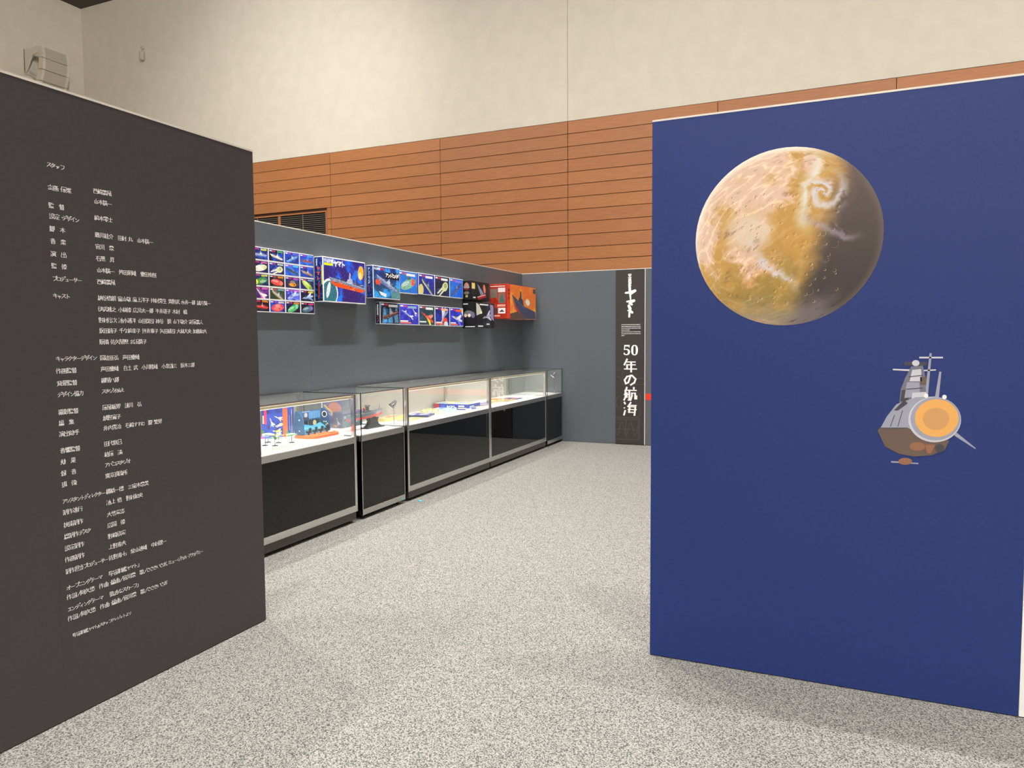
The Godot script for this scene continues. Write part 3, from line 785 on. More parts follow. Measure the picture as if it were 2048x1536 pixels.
func planet_picture(side: int) -> Image:
	# a painted ochre planet with cloud swirls, craters and a night side, as printed on the wall
	var im := Image.create(side, side, false, Image.FORMAT_RGB8)
	var n1 := FastNoiseLite.new()
	n1.seed = 5
	n1.frequency = 1.3
	n1.fractal_octaves = 5
	n1.domain_warp_enabled = true
	n1.domain_warp_amplitude = 0.45
	n1.domain_warp_frequency = 1.6
	var n2 := FastNoiseLite.new()
	n2.seed = 9
	n2.frequency = 3.4
	n2.fractal_type = FastNoiseLite.FRACTAL_RIDGED
	n2.fractal_octaves = 4
	n2.domain_warp_enabled = true
	n2.domain_warp_amplitude = 0.3
	var ochre := Color(0.74, 0.56, 0.26)
	var olive := Color(0.55, 0.46, 0.19)
	var pink := Color(0.87, 0.75, 0.70)
	var amber := Color(0.80, 0.58, 0.36)
	var night := Color(0.20, 0.165, 0.165)
	var cloud := Color(0.82, 0.80, 0.84)
	for y in side:
		for x in side:
			var u := (x + 0.5) / side * 2.0 - 1.0
			var v := (y + 0.5) / side * 2.0 - 1.0
			var q := u * u + v * v
			if q > 1.02:
				im.set_pixel(x, y, ochre)
				continue
			var z := sqrt(maxf(0.0, 1.0 - q))
			var s := 1.0 / (0.55 + 0.45 * z)
			var a := n1.get_noise_2d(u * s + 4.0, v * s)
			var b := n2.get_noise_2d((u * 0.8 - v * 0.6) * s * 0.5, (u * 0.6 + v * 0.8) * s * 1.2 + 2.0)
			var c := ochre.lerp(olive, smoothstep(-0.1, 0.45, v * 0.55 + u * 0.2 + a * 0.5))
			c = c.lerp(amber, smoothstep(0.0, 0.4, a))
			# pale lands on the upper left
			var pale := smoothstep(0.12, 0.62, -u * 0.72 - v * 0.60 + a * 0.75)
			c = c.lerp(pink, pale * 0.85)
			var mid := Vector2(u + 0.36, v + 0.06).length()
			c = c.lerp(Color(0.86, 0.79, 0.73), (1.0 - smoothstep(0.12, 0.30, mid + a * 0.18)) * 0.85)
			# ridges
			c = c.lerp(Color(0.95, 0.85, 0.72), smoothstep(0.3, 0.8, b) * (0.15 + 0.75 * pale))
			c = c.lerp(Color(0.45, 0.33, 0.22), smoothstep(0.1, 0.6, -b) * 0.5)
			# the night side
			var t := smoothstep(0.14, 0.52, u * 0.92 + v * 0.30 + a * 0.16 - 0.02)
			c = c.lerp(night.lerp(Color(0.30, 0.245, 0.24), clampf(0.5 - v, 0, 1)), t * 0.97)
			# cloud spiral and streaks
			var p := Vector2(u - 0.40, v + 0.47)
			var ang := atan2(p.y, p.x)
			var sp := sin(ang * 2.0 + p.length() * 40.0 + a * 6.0) * 0.5 + 0.5
			c = c.lerp(cloud, sp * (1.0 - smoothstep(0.10, 0.33, p.length())) * 0.95)
			var w1 := absf(u - 0.26 - sin(v * 5.0) * 0.07 - a * 0.1)
			c = c.lerp(Color(0.86, 0.86, 0.82), (1.0 - smoothstep(0.0, 0.14, w1 + absf(b) * 0.07)) * (1.0 - smoothstep(-0.25, 0.05, v)) * smoothstep(-1.0, -0.8, v) * 0.85)
			var w2 := absf(v - 0.36 - (u + 0.1) * 1.0 - a * 0.16)
			c = c.lerp(cloud, (1.0 - smoothstep(0.0, 0.15, w2 + absf(b) * 0.08)) * smoothstep(-0.45, -0.2, u) * (1.0 - smoothstep(0.02, 0.2, u)) * 0.95)
			var w3 := absf(v + 0.12 - (u - 0.3) * 0.35 - a * 0.12)
			c = c.lerp(Color(0.66, 0.60, 0.68), (1.0 - smoothstep(0.0, 0.07, w3)) * smoothstep(0.1, 0.35, u) * (1.0 - smoothstep(0.6, 0.85, u)) * 0.6)
			var w4 := smoothstep(0.60, 0.9, v + a * 0.15)
			c = c.lerp(Color(0.58, 0.54, 0.56), w4 * 0.55 * smoothstep(0.0, 0.5, b + 0.4) * (1.0 - smoothstep(0.3, 0.8, u)))
			# rim
			var rim := smoothstep(0.84, 1.0, q)
			c = c.lerp(Color(0.93, 0.91, 0.86), rim * smoothstep(0.1, 0.8, -u * 0.6 - v * 0.8) * 0.9)
			c = c.lerp(Color(0.45, 0.38, 0.35), rim * smoothstep(0.2, 0.8, u) * 0.5)
			im.set_pixel(x, y, c)
	var r := RandomNumberGenerator.new()
	r.seed = 21
	for k in 110:
		var at := Vector2(r.randf_range(-0.7, 0.55), r.randf_range(-0.5, 0.75))
		if at.length() > 0.88:
			continue
		var rad := r.randf_range(0.008, 0.022) if k > 5 else r.randf_range(0.03, 0.05)
		for j in 26:
			var e := Vector2(cos(TAU * j / 26), sin(TAU * j / 26))
			var px := (at + e * rad + Vector2.ONE) * 0.5 * side
			var shade := Color(0.36, 0.24, 0.12, 0.75) if e.x + e.y < 0.0 else Color(0.96, 0.84, 0.60, 0.7)
			ink(im, int(px.x), int(px.y), shade)
			ink(im, int(px.x) + 1, int(px.y), shade)
	for k in 6:
		var y0 := -0.42 + k * 0.19
		for j in 120:
			var u := 0.42 + 0.42 * j / 120.0
			var px := (Vector2(u, y0 - (u - 0.4) * 0.22) + Vector2.ONE) * 0.5 * side
			ink(im, int(px.x), int(px.y), Color(0.17, 0.14, 0.14, 0.55 * sin(PI * j / 120.0)))
			ink(im, int(px.x), int(px.y) + 1, Color(0.17, 0.14, 0.14, 0.4 * sin(PI * j / 120.0)))
	return im

func make_blue_wall() -> void:
	var t := thing("blue_partition", "navy blue partition printed with an ochre planet and a small spacecraft", "partition", Vector3(-0.03, 0, BLUE_Z))
	bpart("panel", Vector3(-0.768, 0.004, BLUE_Z - 0.06), Vector3(0.7115, 2.505, BLUE_Z), M.blue, t, 0.001)
	bpart("top_edge", Vector3(-0.768, 2.505, BLUE_Z - 0.06), Vector3(0.7115, 2.513, BLUE_Z + 0.001), M.edge, t)
	var st := new_st()
	var mid := Vector3(-0.189, 1.949, BLUE_Z + 0.0008)
	for k in 64:
		var a := TAU * k / 64
		var b := TAU * (k + 1) / 64
		var ea := Vector2(cos(a), sin(a))
		var eb := Vector2(cos(b), sin(b))
		tri(st, mid, mid + Vector3(ea.x, ea.y, 0) * 0.3795, mid + Vector3(eb.x, eb.y, 0) * 0.3795, Vector3.BACK, Vector2(0.5, 0.5), Vector2(0.5 + ea.x * 0.5, 0.5 - ea.y * 0.5), Vector2(0.5 + eb.x * 0.5, 0.5 - eb.y * 0.5))
	part("planet_print", st, print_mat(planet_picture(720), 0.5), t, "ochre planet painting with cloud swirls and a dark side")
	# a plain invented spacecraft of about the same size and colours as the printed one
	var grey := mat(Color(0.60, 0.61, 0.68), 0.5)
	var pale := mat(Color(0.78, 0.78, 0.82), 0.5)
	var dark := mat(Color(0.25, 0.24, 0.28), 0.5)
	var slate := mat(Color(0.44, 0.44, 0.50), 0.5)
	var brown := mat(Color(0.40, 0.33, 0.29), 0.5)
	var rust := mat(Color(0.57, 0.39, 0.29), 0.5)
	var orange := mat(Color(0.90, 0.66, 0.35), 0.5)
	var deep := mat(Color(0.80, 0.60, 0.37), 0.5)
	var ship := Node3D.new()
	ship.name = "spacecraft_print"
	t.add_child(ship)
	ship.set_meta("label", "small printed spacecraft with a glowing orange engine disc")
	craft_shape("mast", bar_pts(640, 640, 690, 150, 18, 12), 0.0004, grey, ship)
	craft_shape("mast", bar_pts(560, 200, 830, 200, 9, 9), 0.0004, pale, ship)
	craft_shape("mast", bar_pts(760, 660, 800, 360, 22, 12), 0.0004, grey, ship)
	craft_shape("fin", bar_pts(930, 1040, 1200, 1235, 24, 6), 0.0004, grey, ship)
	craft_shape("antenna", bar_pts(260, 335, 470, 345, 8, 10), 0.0004, pale, ship)
	craft_shape("antenna", bar_pts(560, 350, 750, 340, 9, 7), 0.0004, pale, ship)
	craft_shape("tower", [[330, 740], [350, 560], [400, 430], [470, 300], [600, 290], [630, 420], [640, 660], [560, 720]], 0.0008, slate, ship)
	craft_shape("tower_block", [[345, 700], [360, 570], [440, 560], [440, 690]], 0.0011, dark, ship)
	craft_shape("tower_block", [[470, 700], [480, 600], [640, 590], [640, 690]], 0.0015, pale, ship)
	craft_shape("seam", bar_pts(410, 560, 600, 545, 5, 5), 0.0017, dark, ship)
	craft_shape("seam", bar_pts(440, 420, 600, 400, 5, 5), 0.0017, dark, ship)
	craft_shape("tower_block", [[390, 660], [420, 480], [560, 480], [570, 640]], 0.0013, grey, ship)
	craft_shape("tower_block", [[450, 470], [480, 340], [580, 330], [590, 470]], 0.0013, pale, ship)
	craft_shape("tower_block", [[570, 420], [640, 420], [640, 510], [570, 510]], 0.0013, brown, ship)
	craft_shape("tower_block", [[390, 250], [640, 250], [640, 290], [390, 290]], 0.0013, dark, ship)
	craft_shape("dome", oval_pts(520, 262, 42, 34), 0.0018, pale, ship)
	craft_shape("hull", [[85, 1030], [130, 980], [460, 980], [760, 1010], [900, 1150], [850, 1250], [700, 1310], [500, 1325], [330, 1295], [170, 1210]], 0.0013, brown, ship)
	craft_shape("hull", [[120, 1000], [190, 870], [300, 730], [520, 650], [760, 640], [960, 780], [1000, 920], [930, 1080], [720, 1130], [430, 1000]], 0.0018, grey, ship)
	craft_shape("vent_row", [[270, 800], [390, 680], [430, 720], [320, 800]], 0.0022, dark, ship)
	craft_shape("seam", bar_pts(230, 985, 280, 850, 4, 4), 0.0022, dark, ship)
	craft_shape("seam", bar_pts(315, 985, 370, 800, 4, 4), 0.0022, dark, ship)
	craft_shape("seam", bar_pts(120, 1000, 430, 1000, 4, 4), 0.0022, dark, ship)
	craft_shape("engine_ring", oval_pts(735, 905, 300, 258), 0.0022, pale, ship)
	craft_shape("engine_ring", oval_pts(745, 895, 285, 245), 0.0026, grey, ship)
	craft_shape("engine_disc", oval_pts(757, 888, 248, 215), 0.0030, orange, ship)
	craft_shape("engine_disc", oval_pts(750, 895, 150, 125), 0.0034, deep, ship)
	craft_shape("lamp", oval_pts(636, 634, 26, 26, 16), 0.0034, M.white, ship)
	craft_shape("lamp", oval_pts(845, 648, 26, 26, 16), 0.0034, M.white, ship)
	craft_shape("keel", [[620, 1190], [740, 1190], [690, 1290], [650, 1290]], 0.0022, rust, ship)
	craft_shape("port", oval_pts(540, 1210, 90, 50), 0.0022, rust, ship)
	craft_shape("port", oval_pts(790, 1230, 52, 48), 0.0022, dark, ship)
	craft_shape("lower_pod", oval_pts(400, 1380, 78, 40), 0.0013, rust, ship)
	craft_shape("lower_pod", bar_pts(240, 1385, 550, 1405, 9, 7), 0.0008, grey, ship)
	var w := thing("white_partition", "plain white partition adjoining the blue one", "partition", Vector3(1.5, 0, BLUE_Z))
	bpart("panel", Vector3(0.713, 0.004, BLUE_Z - 0.06), Vector3(2.6, 2.505, BLUE_Z), M.white, w, 0.001)

func make_grey_walls() -> void:
	var t := thing("grey_side_partition", "long slate grey partition carrying the kit boxes above the showcases", "partition", Vector3(GREY_X, 0, -6.0))
	for k in 9:
		bpart("panel", Vector3(GREY_X - 0.05, 0.004, -2.5 - 0.9 * (k + 1)), Vector3(GREY_X, 2.466, -2.5 - 0.9 * k - 0.0006), M.grey, t, 0.0006)
	bpart("top_edge", Vector3(GREY_X - 0.05, 2.466, -10.6), Vector3(GREY_X + 0.001, 2.474, -2.5), M.edge, t)
	var e := thing("grey_end_partition", "slate grey partition closing the end of the showcase aisle", "partition", Vector3(-2.0, 0, BACK_Z))
	for xx in [[GREY_X, -3.35], [-3.35, -2.372], [-2.372, -1.2], [-1.2, 0.6], [0.6, 2.4]]:
		bpart("panel", Vector3(xx[0] + 0.0006, 0.004, BACK_Z - 0.05), Vector3(xx[1], 2.466, BACK_Z), M.grey, e, 0.0006)
	bpart("top_edge", Vector3(GREY_X, 2.466, BACK_Z - 0.05), Vector3(2.4, 2.474, BACK_Z), M.edge, e)
	var rb := thing("red_band", "red horizontal band running along the grey end partition", "band", Vector3(0, 0.642, BACK_Z))
	bpart("strip", Vector3(-2.362, 0.642, BACK_Z), Vector3(2.3, 0.731, BACK_Z + 0.001), M.red, rb)
	# the black title strip
	var b := thing("title_banner", "tall black title strip lettered 50年の航海 on the grey end partition", "banner", Vector3(-2.58, 0, BACK_Z))
	var z := BACK_Z + 0.02
	bpart("strip", Vector3(-2.788, 0.01, BACK_Z + 0.0005), Vector3(-2.376, 2.462, z), M.banner, b)
	bpart("edge_strip", Vector3(-2.3755, 0.01, BACK_Z + 0.0005), Vector3(-2.367, 2.462, z), M.edge, b)
	var right := Vector3.RIGHT
	var down := Vector3.DOWN
	var st := new_st()
	for k in 4:
		write(st, "宇宙戦艦"[k], Vector3(-2.609, 2.402 - k * 0.042, z + 0.0006), right, down, 0.043, 0.16, 0.2)
	part("logo_lettering", st, M.letter, b)
	st = new_st()
	var brush := [[1290, 745, 1400, 735, 44, 58], [1400, 735, 1500, 705, 58, 66], [1490, 715, 1415, 785, 56, 18], [1380, 610, 1390, 740, 58, 62], [1390, 740, 1402, 895, 50, 30],
		[1322, 945, 1480, 928, 40, 62], [1470, 935, 1375, 985, 56, 30], [1365, 985, 1430, 1012, 26, 52], [1362, 1042, 1392, 1110, 62, 70], [1340, 1150, 1395, 1150, 26, 40], [1390, 1145, 1440, 1195, 40, 56], [1385, 1110, 1372, 1290, 50, 44]]
	var zb := z + 0.0006
	for q in brush:
		zb += 0.00006
		var a := Vector2(q[0], q[1])
		var c := Vector2(q[2], q[3])
		var d := (c - a).normalized()
		var n := Vector2(-d.y, d.x)
		var poly := PackedVector2Array()
		for k in 7:
			poly.append(a + (n * cos(PI * k / 6.0) - d * sin(PI * k / 6.0)) * q[4] * 0.5)
		for k in 7:
			poly.append(c + (-n * cos(PI * k / 6.0) + d * sin(PI * k / 6.0)) * q[5] * 0.5)
		var w := PackedVector2Array()
		for p in poly:
			w.append(Vector2(-2.588 + (1140 + p.x / 11.378 - 1261.5) * 0.00707, 2.400 - (520 + p.y / 11.378 - 548) * 0.00695))
		var idx := Geometry2D.triangulate_polygon(w)
		for k in range(0, idx.size(), 3):
			tri(st, Vector3(w[idx[k]].x, w[idx[k]].y, zb), Vector3(w[idx[k + 1]].x, w[idx[k + 1]].y, zb), Vector3(w[idx[k + 2]].x, w[idx[k + 2]].y, zb), Vector3.BACK)
	part("logo_lettering", st, M.letter, b)
	st = new_st()
	var r := RandomNumberGenerator.new()
	r.seed = 3
	for k in 7:
		var x := -2.705
		var stop: float = [-2.437, -2.437, -2.437, -2.585, -2.437, -2.437, -2.66][k]
		while x < stop:
			var w := r.randf_range(0.006, 0.011)
			var h := r.randf_range(0.005, 0.009)
			quad(st, Vector3(x, 1.70 - k * 0.0255, z + 0.0005), Vector3(x + w, 1.70 - k * 0.0255, z + 0.0005), Vector3(x + w, 1.70 - k * 0.0255 - h, z + 0.0005), Vector3(x, 1.70 - k * 0.0255 - h, z + 0.0005), Vector3.BACK)
			x += w + 0.002
	part("small_print", st, M.letter, b)
	var f := SystemFont.new()
	f.font_names = PackedStringArray(["Droid Serif"])
	f.font_weight = 700
	var tm := TextMesh.new()
	tm.text = "50"
	tm.font = f
	tm.font_size = 64
	tm.pixel_size = 0.0031
	tm.depth = 0.0008
	var num := MeshInstance3D.new()
	num.name = "title_number"
	num.mesh = tm
	num.material_override = M.letter
	num.position = Vector3(-2.571, 1.337, z + 0.0006) - O
	b.add_child(num)
	var ys := [1.123, 0.925, 0.724, 0.512]
	for k in 4:
		st = new_st()
		write(st, "年の航海"[k], Vector3(-2.668 - k * 0.001, ys[k] + 0.094, z + 0.0006), right, down, 0.188, 0.08 if k != 1 else 0.10, 0.135)
		part("title_character", st, M.letter, b)
	# faint instrument drawing printed in the lower half: dials above, a wave trace below
	var upper := [[-2.785, 1.06, -2.72, 1.06], [-2.72, 1.06, -2.69, 1.03], [-2.69, 1.03, -2.69, 0.94], [-2.69, 0.94, -2.38, 0.94], [-2.785, 0.965, -2.73, 0.965], [-2.73, 0.965, -2.70, 0.88], [-2.70, 0.86, -2.38, 0.86]]
	var lower := [[-2.785, 0.385, -2.44, 0.385], [-2.44, 0.385, -2.44, 0.075], [-2.44, 0.075, -2.785, 0.075], [-2.785, 0.36, -2.46, 0.36], [-2.46, 0.36, -2.46, 0.10], [-2.64, 0.36, -2.64, 0.10], [-2.785, 0.22, -2.46, 0.22]]
	for k in 3:
		var c: Array = [[-2.47, 0.66], [-2.47, 0.47], [-2.74, 0.6]][k]
		for j in 20:
			upper.append([c[0] + 0.04 * cos(TAU * j / 20), c[1] + 0.08 * sin(TAU * j / 20), c[0] + 0.04 * cos(TAU * (j + 1) / 20), c[1] + 0.08 * sin(TAU * (j + 1) / 20)])
	for k in 58:
		lower.append([-2.78 + k * 0.0055, 0.225 + 0.095 * cos(k * 0.27 + 2.2), -2.78 + (k + 1) * 0.0055, 0.225 + 0.095 * cos((k + 1) * 0.27 + 2.2)])
	for set_of in [["faint_dials", upper], ["faint_wave_trace", lower]]:
		st = new_st()
		var zf := z + 0.00005
		for q in set_of[1]:
			zf += 0.000004
			var a := Vector2(q[0], q[1])
			var c := Vector2(q[2], q[3])
			var n := (c - a).normalized().orthogonal() * 0.0035
			quad(st, Vector3(a.x + n.x, a.y + n.y, zf), Vector3(c.x + n.x, c.y + n.y, zf), Vector3(c.x - n.x, c.y - n.y, zf), Vector3(a.x - n.x, a.y - n.y, zf), Vector3.BACK)
		var fp := part(set_of[0], st, M.faint, b)
		fp.set_meta("kind", "stuff")

# ---------------------------------------------------------------- kit boxes on the grey partition
func kit_box(label: String, z0: float, y1: float, w: float, h: float, d: float, art: Image, side: Image, body: Material, border: float, group: String) -> void:
	var t := thing("model_kit_box", label, "box", Vector3(GREY_X, y1 - h, z0 - w / 2), group)
	var xf := GREY_X + d
	bpart("carton", Vector3(GREY_X, y1 - h, z0 - w + 0.001), Vector3(xf, y1, z0 - 0.001), body, t, 0.002)
	art.adjust_bcs(1.22, 1.08, 1.1)
	var m := print_mat(art)
	print_face("front_print", Vector3(xf + 0.0005, y1 - border, z0 - border), Vector3(xf + 0.0005, y1 - border, z0 - w + border), Vector3(xf + 0.0005, y1 - h + border, z0 - border), m, t)
	if side:
		var ms := print_mat(side)
		var b := border * 0.7
		print_face("side_print", Vector3(GREY_X + b, y1 - b, z0 - 0.0005), Vector3(xf - b, y1 - b, z0 - 0.0005), Vector3(GREY_X + b, y1 - h + b, z0 - 0.0005), ms, t)
		print_face("bottom_print", Vector3(xf - b, y1 - h - 0.0005, z0 - b), Vector3(xf - b, y1 - h - 0.0005, z0 - w + b), Vector3(GREY_X + b, y1 - h - 0.0005, z0 - b), ms, t)

func small_art(top: Color, glow: Color, style: String, hull: Color, accent: Color, title: Color, turn: float, sd: int) -> Image:
	var im := sky_print(112, 60, top, top.darkened(0.15), glow, sd, 8)
	ink_oval(im, Vector2(60, 38), Vector2(44, 16), turn, Color(glow.r, glow.g, glow.b, 0.5).lightened(0.2))
	ink_craft(im, style, Vector2(56, 37), 50, turn, hull, accent, sd)
	brushwork(im, sd)
	ink_rect(im, 4, 4, 18, 6, Color(0.95, 0.95, 0.95))
	ink_text(im, "ヤマト", Vector2(22, 2), 11, Color(0.92, 0.25, 0.42), 0.2)
	var r := RandomNumberGenerator.new()
	r.seed = sd
	for k in 4:
		ink_rect(im, 62 + k * 11, 3 + r.randi_range(0, 1), 9, 9, title)
		ink_rect(im, 64 + k * 11, 6, 4, 2, title.darkened(0.5))
	return im

func make_kit_boxes() -> void:
	var navy := Color(0.07, 0.12, 0.36)
	var blue := Color(0.10, 0.28, 0.72)
	var sky := Color(0.16, 0.42, 0.86)
	var ink0 := Color(0.06, 0.05, 0.12)
	var yellow := Color(0.93, 0.87, 0.25)
	var rosy := Color(0.93, 0.40, 0.62)
	var orange := Color(0.93, 0.50, 0.20)
	var green := Color(0.30, 0.66, 0.42)
	var cells := [
		["silver blue ship and yellow title", navy, blue, "long", Color(0.60, 0.66, 0.76), Color(0.42, 0.48, 0.62), yellow, 0.0],
		["white ship and green title", ink0, blue, "long", Color(0.85, 0.85, 0.82), Color(0.70, 0.70, 0.66), green, 0.2],
		["pale blue ship climbing over deep blue", blue, navy, "long", Color(0.45, 0.65, 0.88), Color(0.30, 0.50, 0.80), Color(0.40, 0.42, 0.75), -0.4],
		["thin brown ship over bright blue", blue, sky, "long", Color(0.40, 0.25, 0.36), Color(0.55, 0.28, 0.30), Color(0.35, 0.60, 0.92), 0.0],
		["cream pod and pink title", navy, ink0, "pod", Color(0.90, 0.88, 0.78), Color(0.72, 0.74, 0.50), rosy, -0.2],
		["two-pronged white craft", navy, blue, "twin", Color(0.80, 0.80, 0.62), Color(0.60, 0.62, 0.42), Color(0.75, 0.85, 0.72), -0.2],
		["dark ship over sky blue", blue, sky, "long", Color(0.12, 0.16, 0.24), Color(0.22, 0.28, 0.34), Color(0.35, 0.75, 0.80), 0.3],
		["long tan ship over blue", blue, navy, "long", Color(0.62, 0.55, 0.52), Color(0.55, 0.42, 0.38), Color(0.30, 0.42, 0.80), 0.2],
		["green craft with a yellow nose", navy, Color(0.12, 0.26, 0.30), "pod", Color(0.24, 0.46, 0.26), Color(0.92, 0.80, 0.20), Color(0.90, 0.75, 0.30), 2.9],
		["rounded red craft and orange title", ink0, Color(0.16, 0.28, 0.22), "pod", Color(0.78, 0.24, 0.24), Color(0.88, 0.45, 0.40), orange, 0.1],
		["orange glowing saucer in dark blue", navy, Color(0.22, 0.34, 0.62), "saucer", Color(0.20, 0.16, 0.22), Color(0.95, 0.55, 0.18), Color(0.70, 0.30, 0.60), 0.0],
		["yellow green craft", navy, Color(0.16, 0.22, 0.44), "pod", Color(0.62, 0.72, 0.30), Color(0.40, 0.55, 0.25), Color(0.50, 0.62, 0.72), 0.5],
		["white and pink fighter on violet", Color(0.20, 0.10, 0.36), Color(0.42, 0.20, 0.50), "fighter", Color(0.92, 0.85, 0.90), Color(0.85, 0.45, 0.65), rosy, 0.7],
		["blue plane over orange ground", Color(0.16, 0.22, 0.18), Color(0.30, 0.32, 0.20), "long", Color(0.50, 0.62, 0.78), Color(0.88, 0.58, 0.22), Color(0.50, 0.62, 0.70), 0.5],
		["pale blue ship on violet blue", Color(0.20, 0.20, 0.62), Color(0.45, 0.55, 0.90), "fighter", Color(0.62, 0.70, 0.92), Color(0.30, 0.35, 0.80), Color(0.85, 0.40, 0.70), -0.3],
		["grey blue fighter and yellow title", ink0, navy, "fighter", Color(0.62, 0.72, 0.86), Color(0.45, 0.55, 0.72), yellow, -0.2],
		["red ship on black", ink0, Color(0.16, 0.05, 0.08), "long", Color(0.82, 0.22, 0.22), Color(0.62, 0.12, 0.14), orange, 0.05],
		["large red saucer on blue", blue, navy, "saucer", Color(0.80, 0.24, 0.26), Color(0.88, 0.42, 0.40), Color(0.80, 0.72, 0.60), -0.1],
		["green ship and orange title", ink0, navy, "pod", Color(0.28, 0.60, 0.36), Color(0.45, 0.72, 0.60), orange, -0.4],
		["dark teal and purple ship", ink0, Color(0.20, 0.24, 0.44), "pod", Color(0.24, 0.36, 0.40), Color(0.42, 0.36, 0.66), Color(0.85, 0.20, 0.45), -0.2]]
	var rows := ["top", "second", "middle", "fourth", "bottom"]
	for k in 20:
		var c: Array = cells[k]
		var im := small_art(c[1], c[2], c[3], c[4], c[5], c[6], c[7], 100 + k)
		kit_box("small kit box, %s, %s row of the box grid" % [c[0], rows[k / 4]], -4.474 - (k % 4) * 0.1885, 2.262 - (k / 4) * 0.1035, 0.1875, 0.1025, 0.038, im, null, M.card, 0.006, "small kit boxes in a grid")
	# the large ship box
	var im := sky_print(224, 140, Color(0.16, 0.12, 0.42), Color(0.18, 0.10, 0.36), Color(0.12, 0.40, 0.90), 41, 60)
	ink_oval(im, Vector2(28, 112), Vector2(44, 46), 0.0, Color(0.80, 0.88, 0.90))
	ink_oval(im, Vector2(28, 114), Vector2(38, 40), 0.0, Color(0.16, 0.38, 0.44))
	ink_oval(im, Vector2(22, 104), Vector2(9, 28), 0.3, Color(0.75, 0.84, 0.86))
	ink_oval(im, Vector2(200, 36), Vector2(17, 25), 0.2, Color(0.93, 0.62, 0.22))
	ink_oval(im, Vector2(196, 46), Vector2(9, 12), 0.0, Color(0.97, 0.80, 0.62))
	ink_craft(im, "long", Vector2(124, 82), 102, 0.10, Color(0.42, 0.46, 0.56), Color(0.88, 0.30, 0.12), 12)
	brushwork(im, 13)
	ink_rect(im, 2, 16, 46, 8, Color(0.85, 0.82, 0.20))
	ink_text(im, "宇宙戦艦", Vector2(2, 2), 12.5, Color(1, 1, 1), 0.14)
	ink_text(im, "ヤマト", Vector2(50, 2), 24, Color(1, 1, 1), 0.2)
	var sd := sky_print(40, 160, Color(0.10, 0.14, 0.50), Color(0.03, 0.03, 0.12), Color(0.14, 0.40, 0.80), 42, 10)
	ink_text(sd, "ヤマト", Vector2(10, 32), 18, Color(0.95, 0.35, 0.45), 0.2, true)
	ink_rect(sd, 8, 5, 6, 26, Color(0.95, 0.95, 0.95))
	ink_rect(sd, 17, 92, 7, 58, Color(0.66, 0.20, 0.18))
	ink_rect(sd, 34, 30, 6, 70, Color(0.80, 0.78, 0.22))
	kit_box("large kit box with a grey and orange-red ship over a blue planet", -5.275, 2.257, 0.642, 0.401, 0.099, im, sd, M.card, 0.010, "kit boxes on the grey partition")
	# titled box beside it
	im = sky_print(192, 130, Color(0.08, 0.16, 0.40), Color(0.10, 0.26, 0.36), Color(0.20, 0.55, 0.88), 51, 20)
	ink_rect(im, 130, 84, 60, 44, Color(0.30, 0.48, 0.50))
	ink_craft(im, "long", Vector2(96, 70), 84, 0.35, Color(0.48, 0.54, 0.68), Color(0.36, 0.42, 0.58), 52)
	ink_oval(im, Vector2(22, 64), Vector2(9, 12), 0, Color(0.90, 0.28, 0.18))
	ink_oval(im, Vector2(38, 66), Vector2(9, 12), 0, Color(0.90, 0.28, 0.18))
	ink_poly(im, PackedVector2Array([Vector2(36, 102), Vector2(92, 112), Vector2(88, 126), Vector2(50, 118)]), Color(0.80, 0.83, 0.88))
	brushwork(im, 14)
	ink_text(im, "宇宙戦艦", Vector2(3, 4), 11, Color(1, 1, 1), 0.15)
	ink_text(im, "ヤマト", Vector2(48, 3), 13, Color(0.92, 0.25, 0.30), 0.2)
	ink_rect(im, 84, 20, 104, 28, Color(0.05, 0.07, 0.14))
	ink_text(im, "アンドロメダ", Vector2(86, 22), 20, Color(0.96, 0.97, 1.0), 0.2)
	sd = sky_print(40, 150, Color(0.10, 0.24, 0.56), Color(0.08, 0.14, 0.36), Color(0.16, 0.40, 0.74), 53, 8)
	ink_text(sd, "アンドロメダ", Vector2(10, 8), 13, Color(0.95, 0.97, 1.0), 0.2, true)
	ink_text(sd, "ヤマト", Vector2(10, 92), 10, Color(0.92, 0.25, 0.30), 0.2, true)
	kit_box("blue kit box titled アンドロメダ with a grey cruiser", -6.069, 2.250, 0.485, 0.324, 0.084, im, sd, M.card, 0.008, "kit boxes on the grey partition")
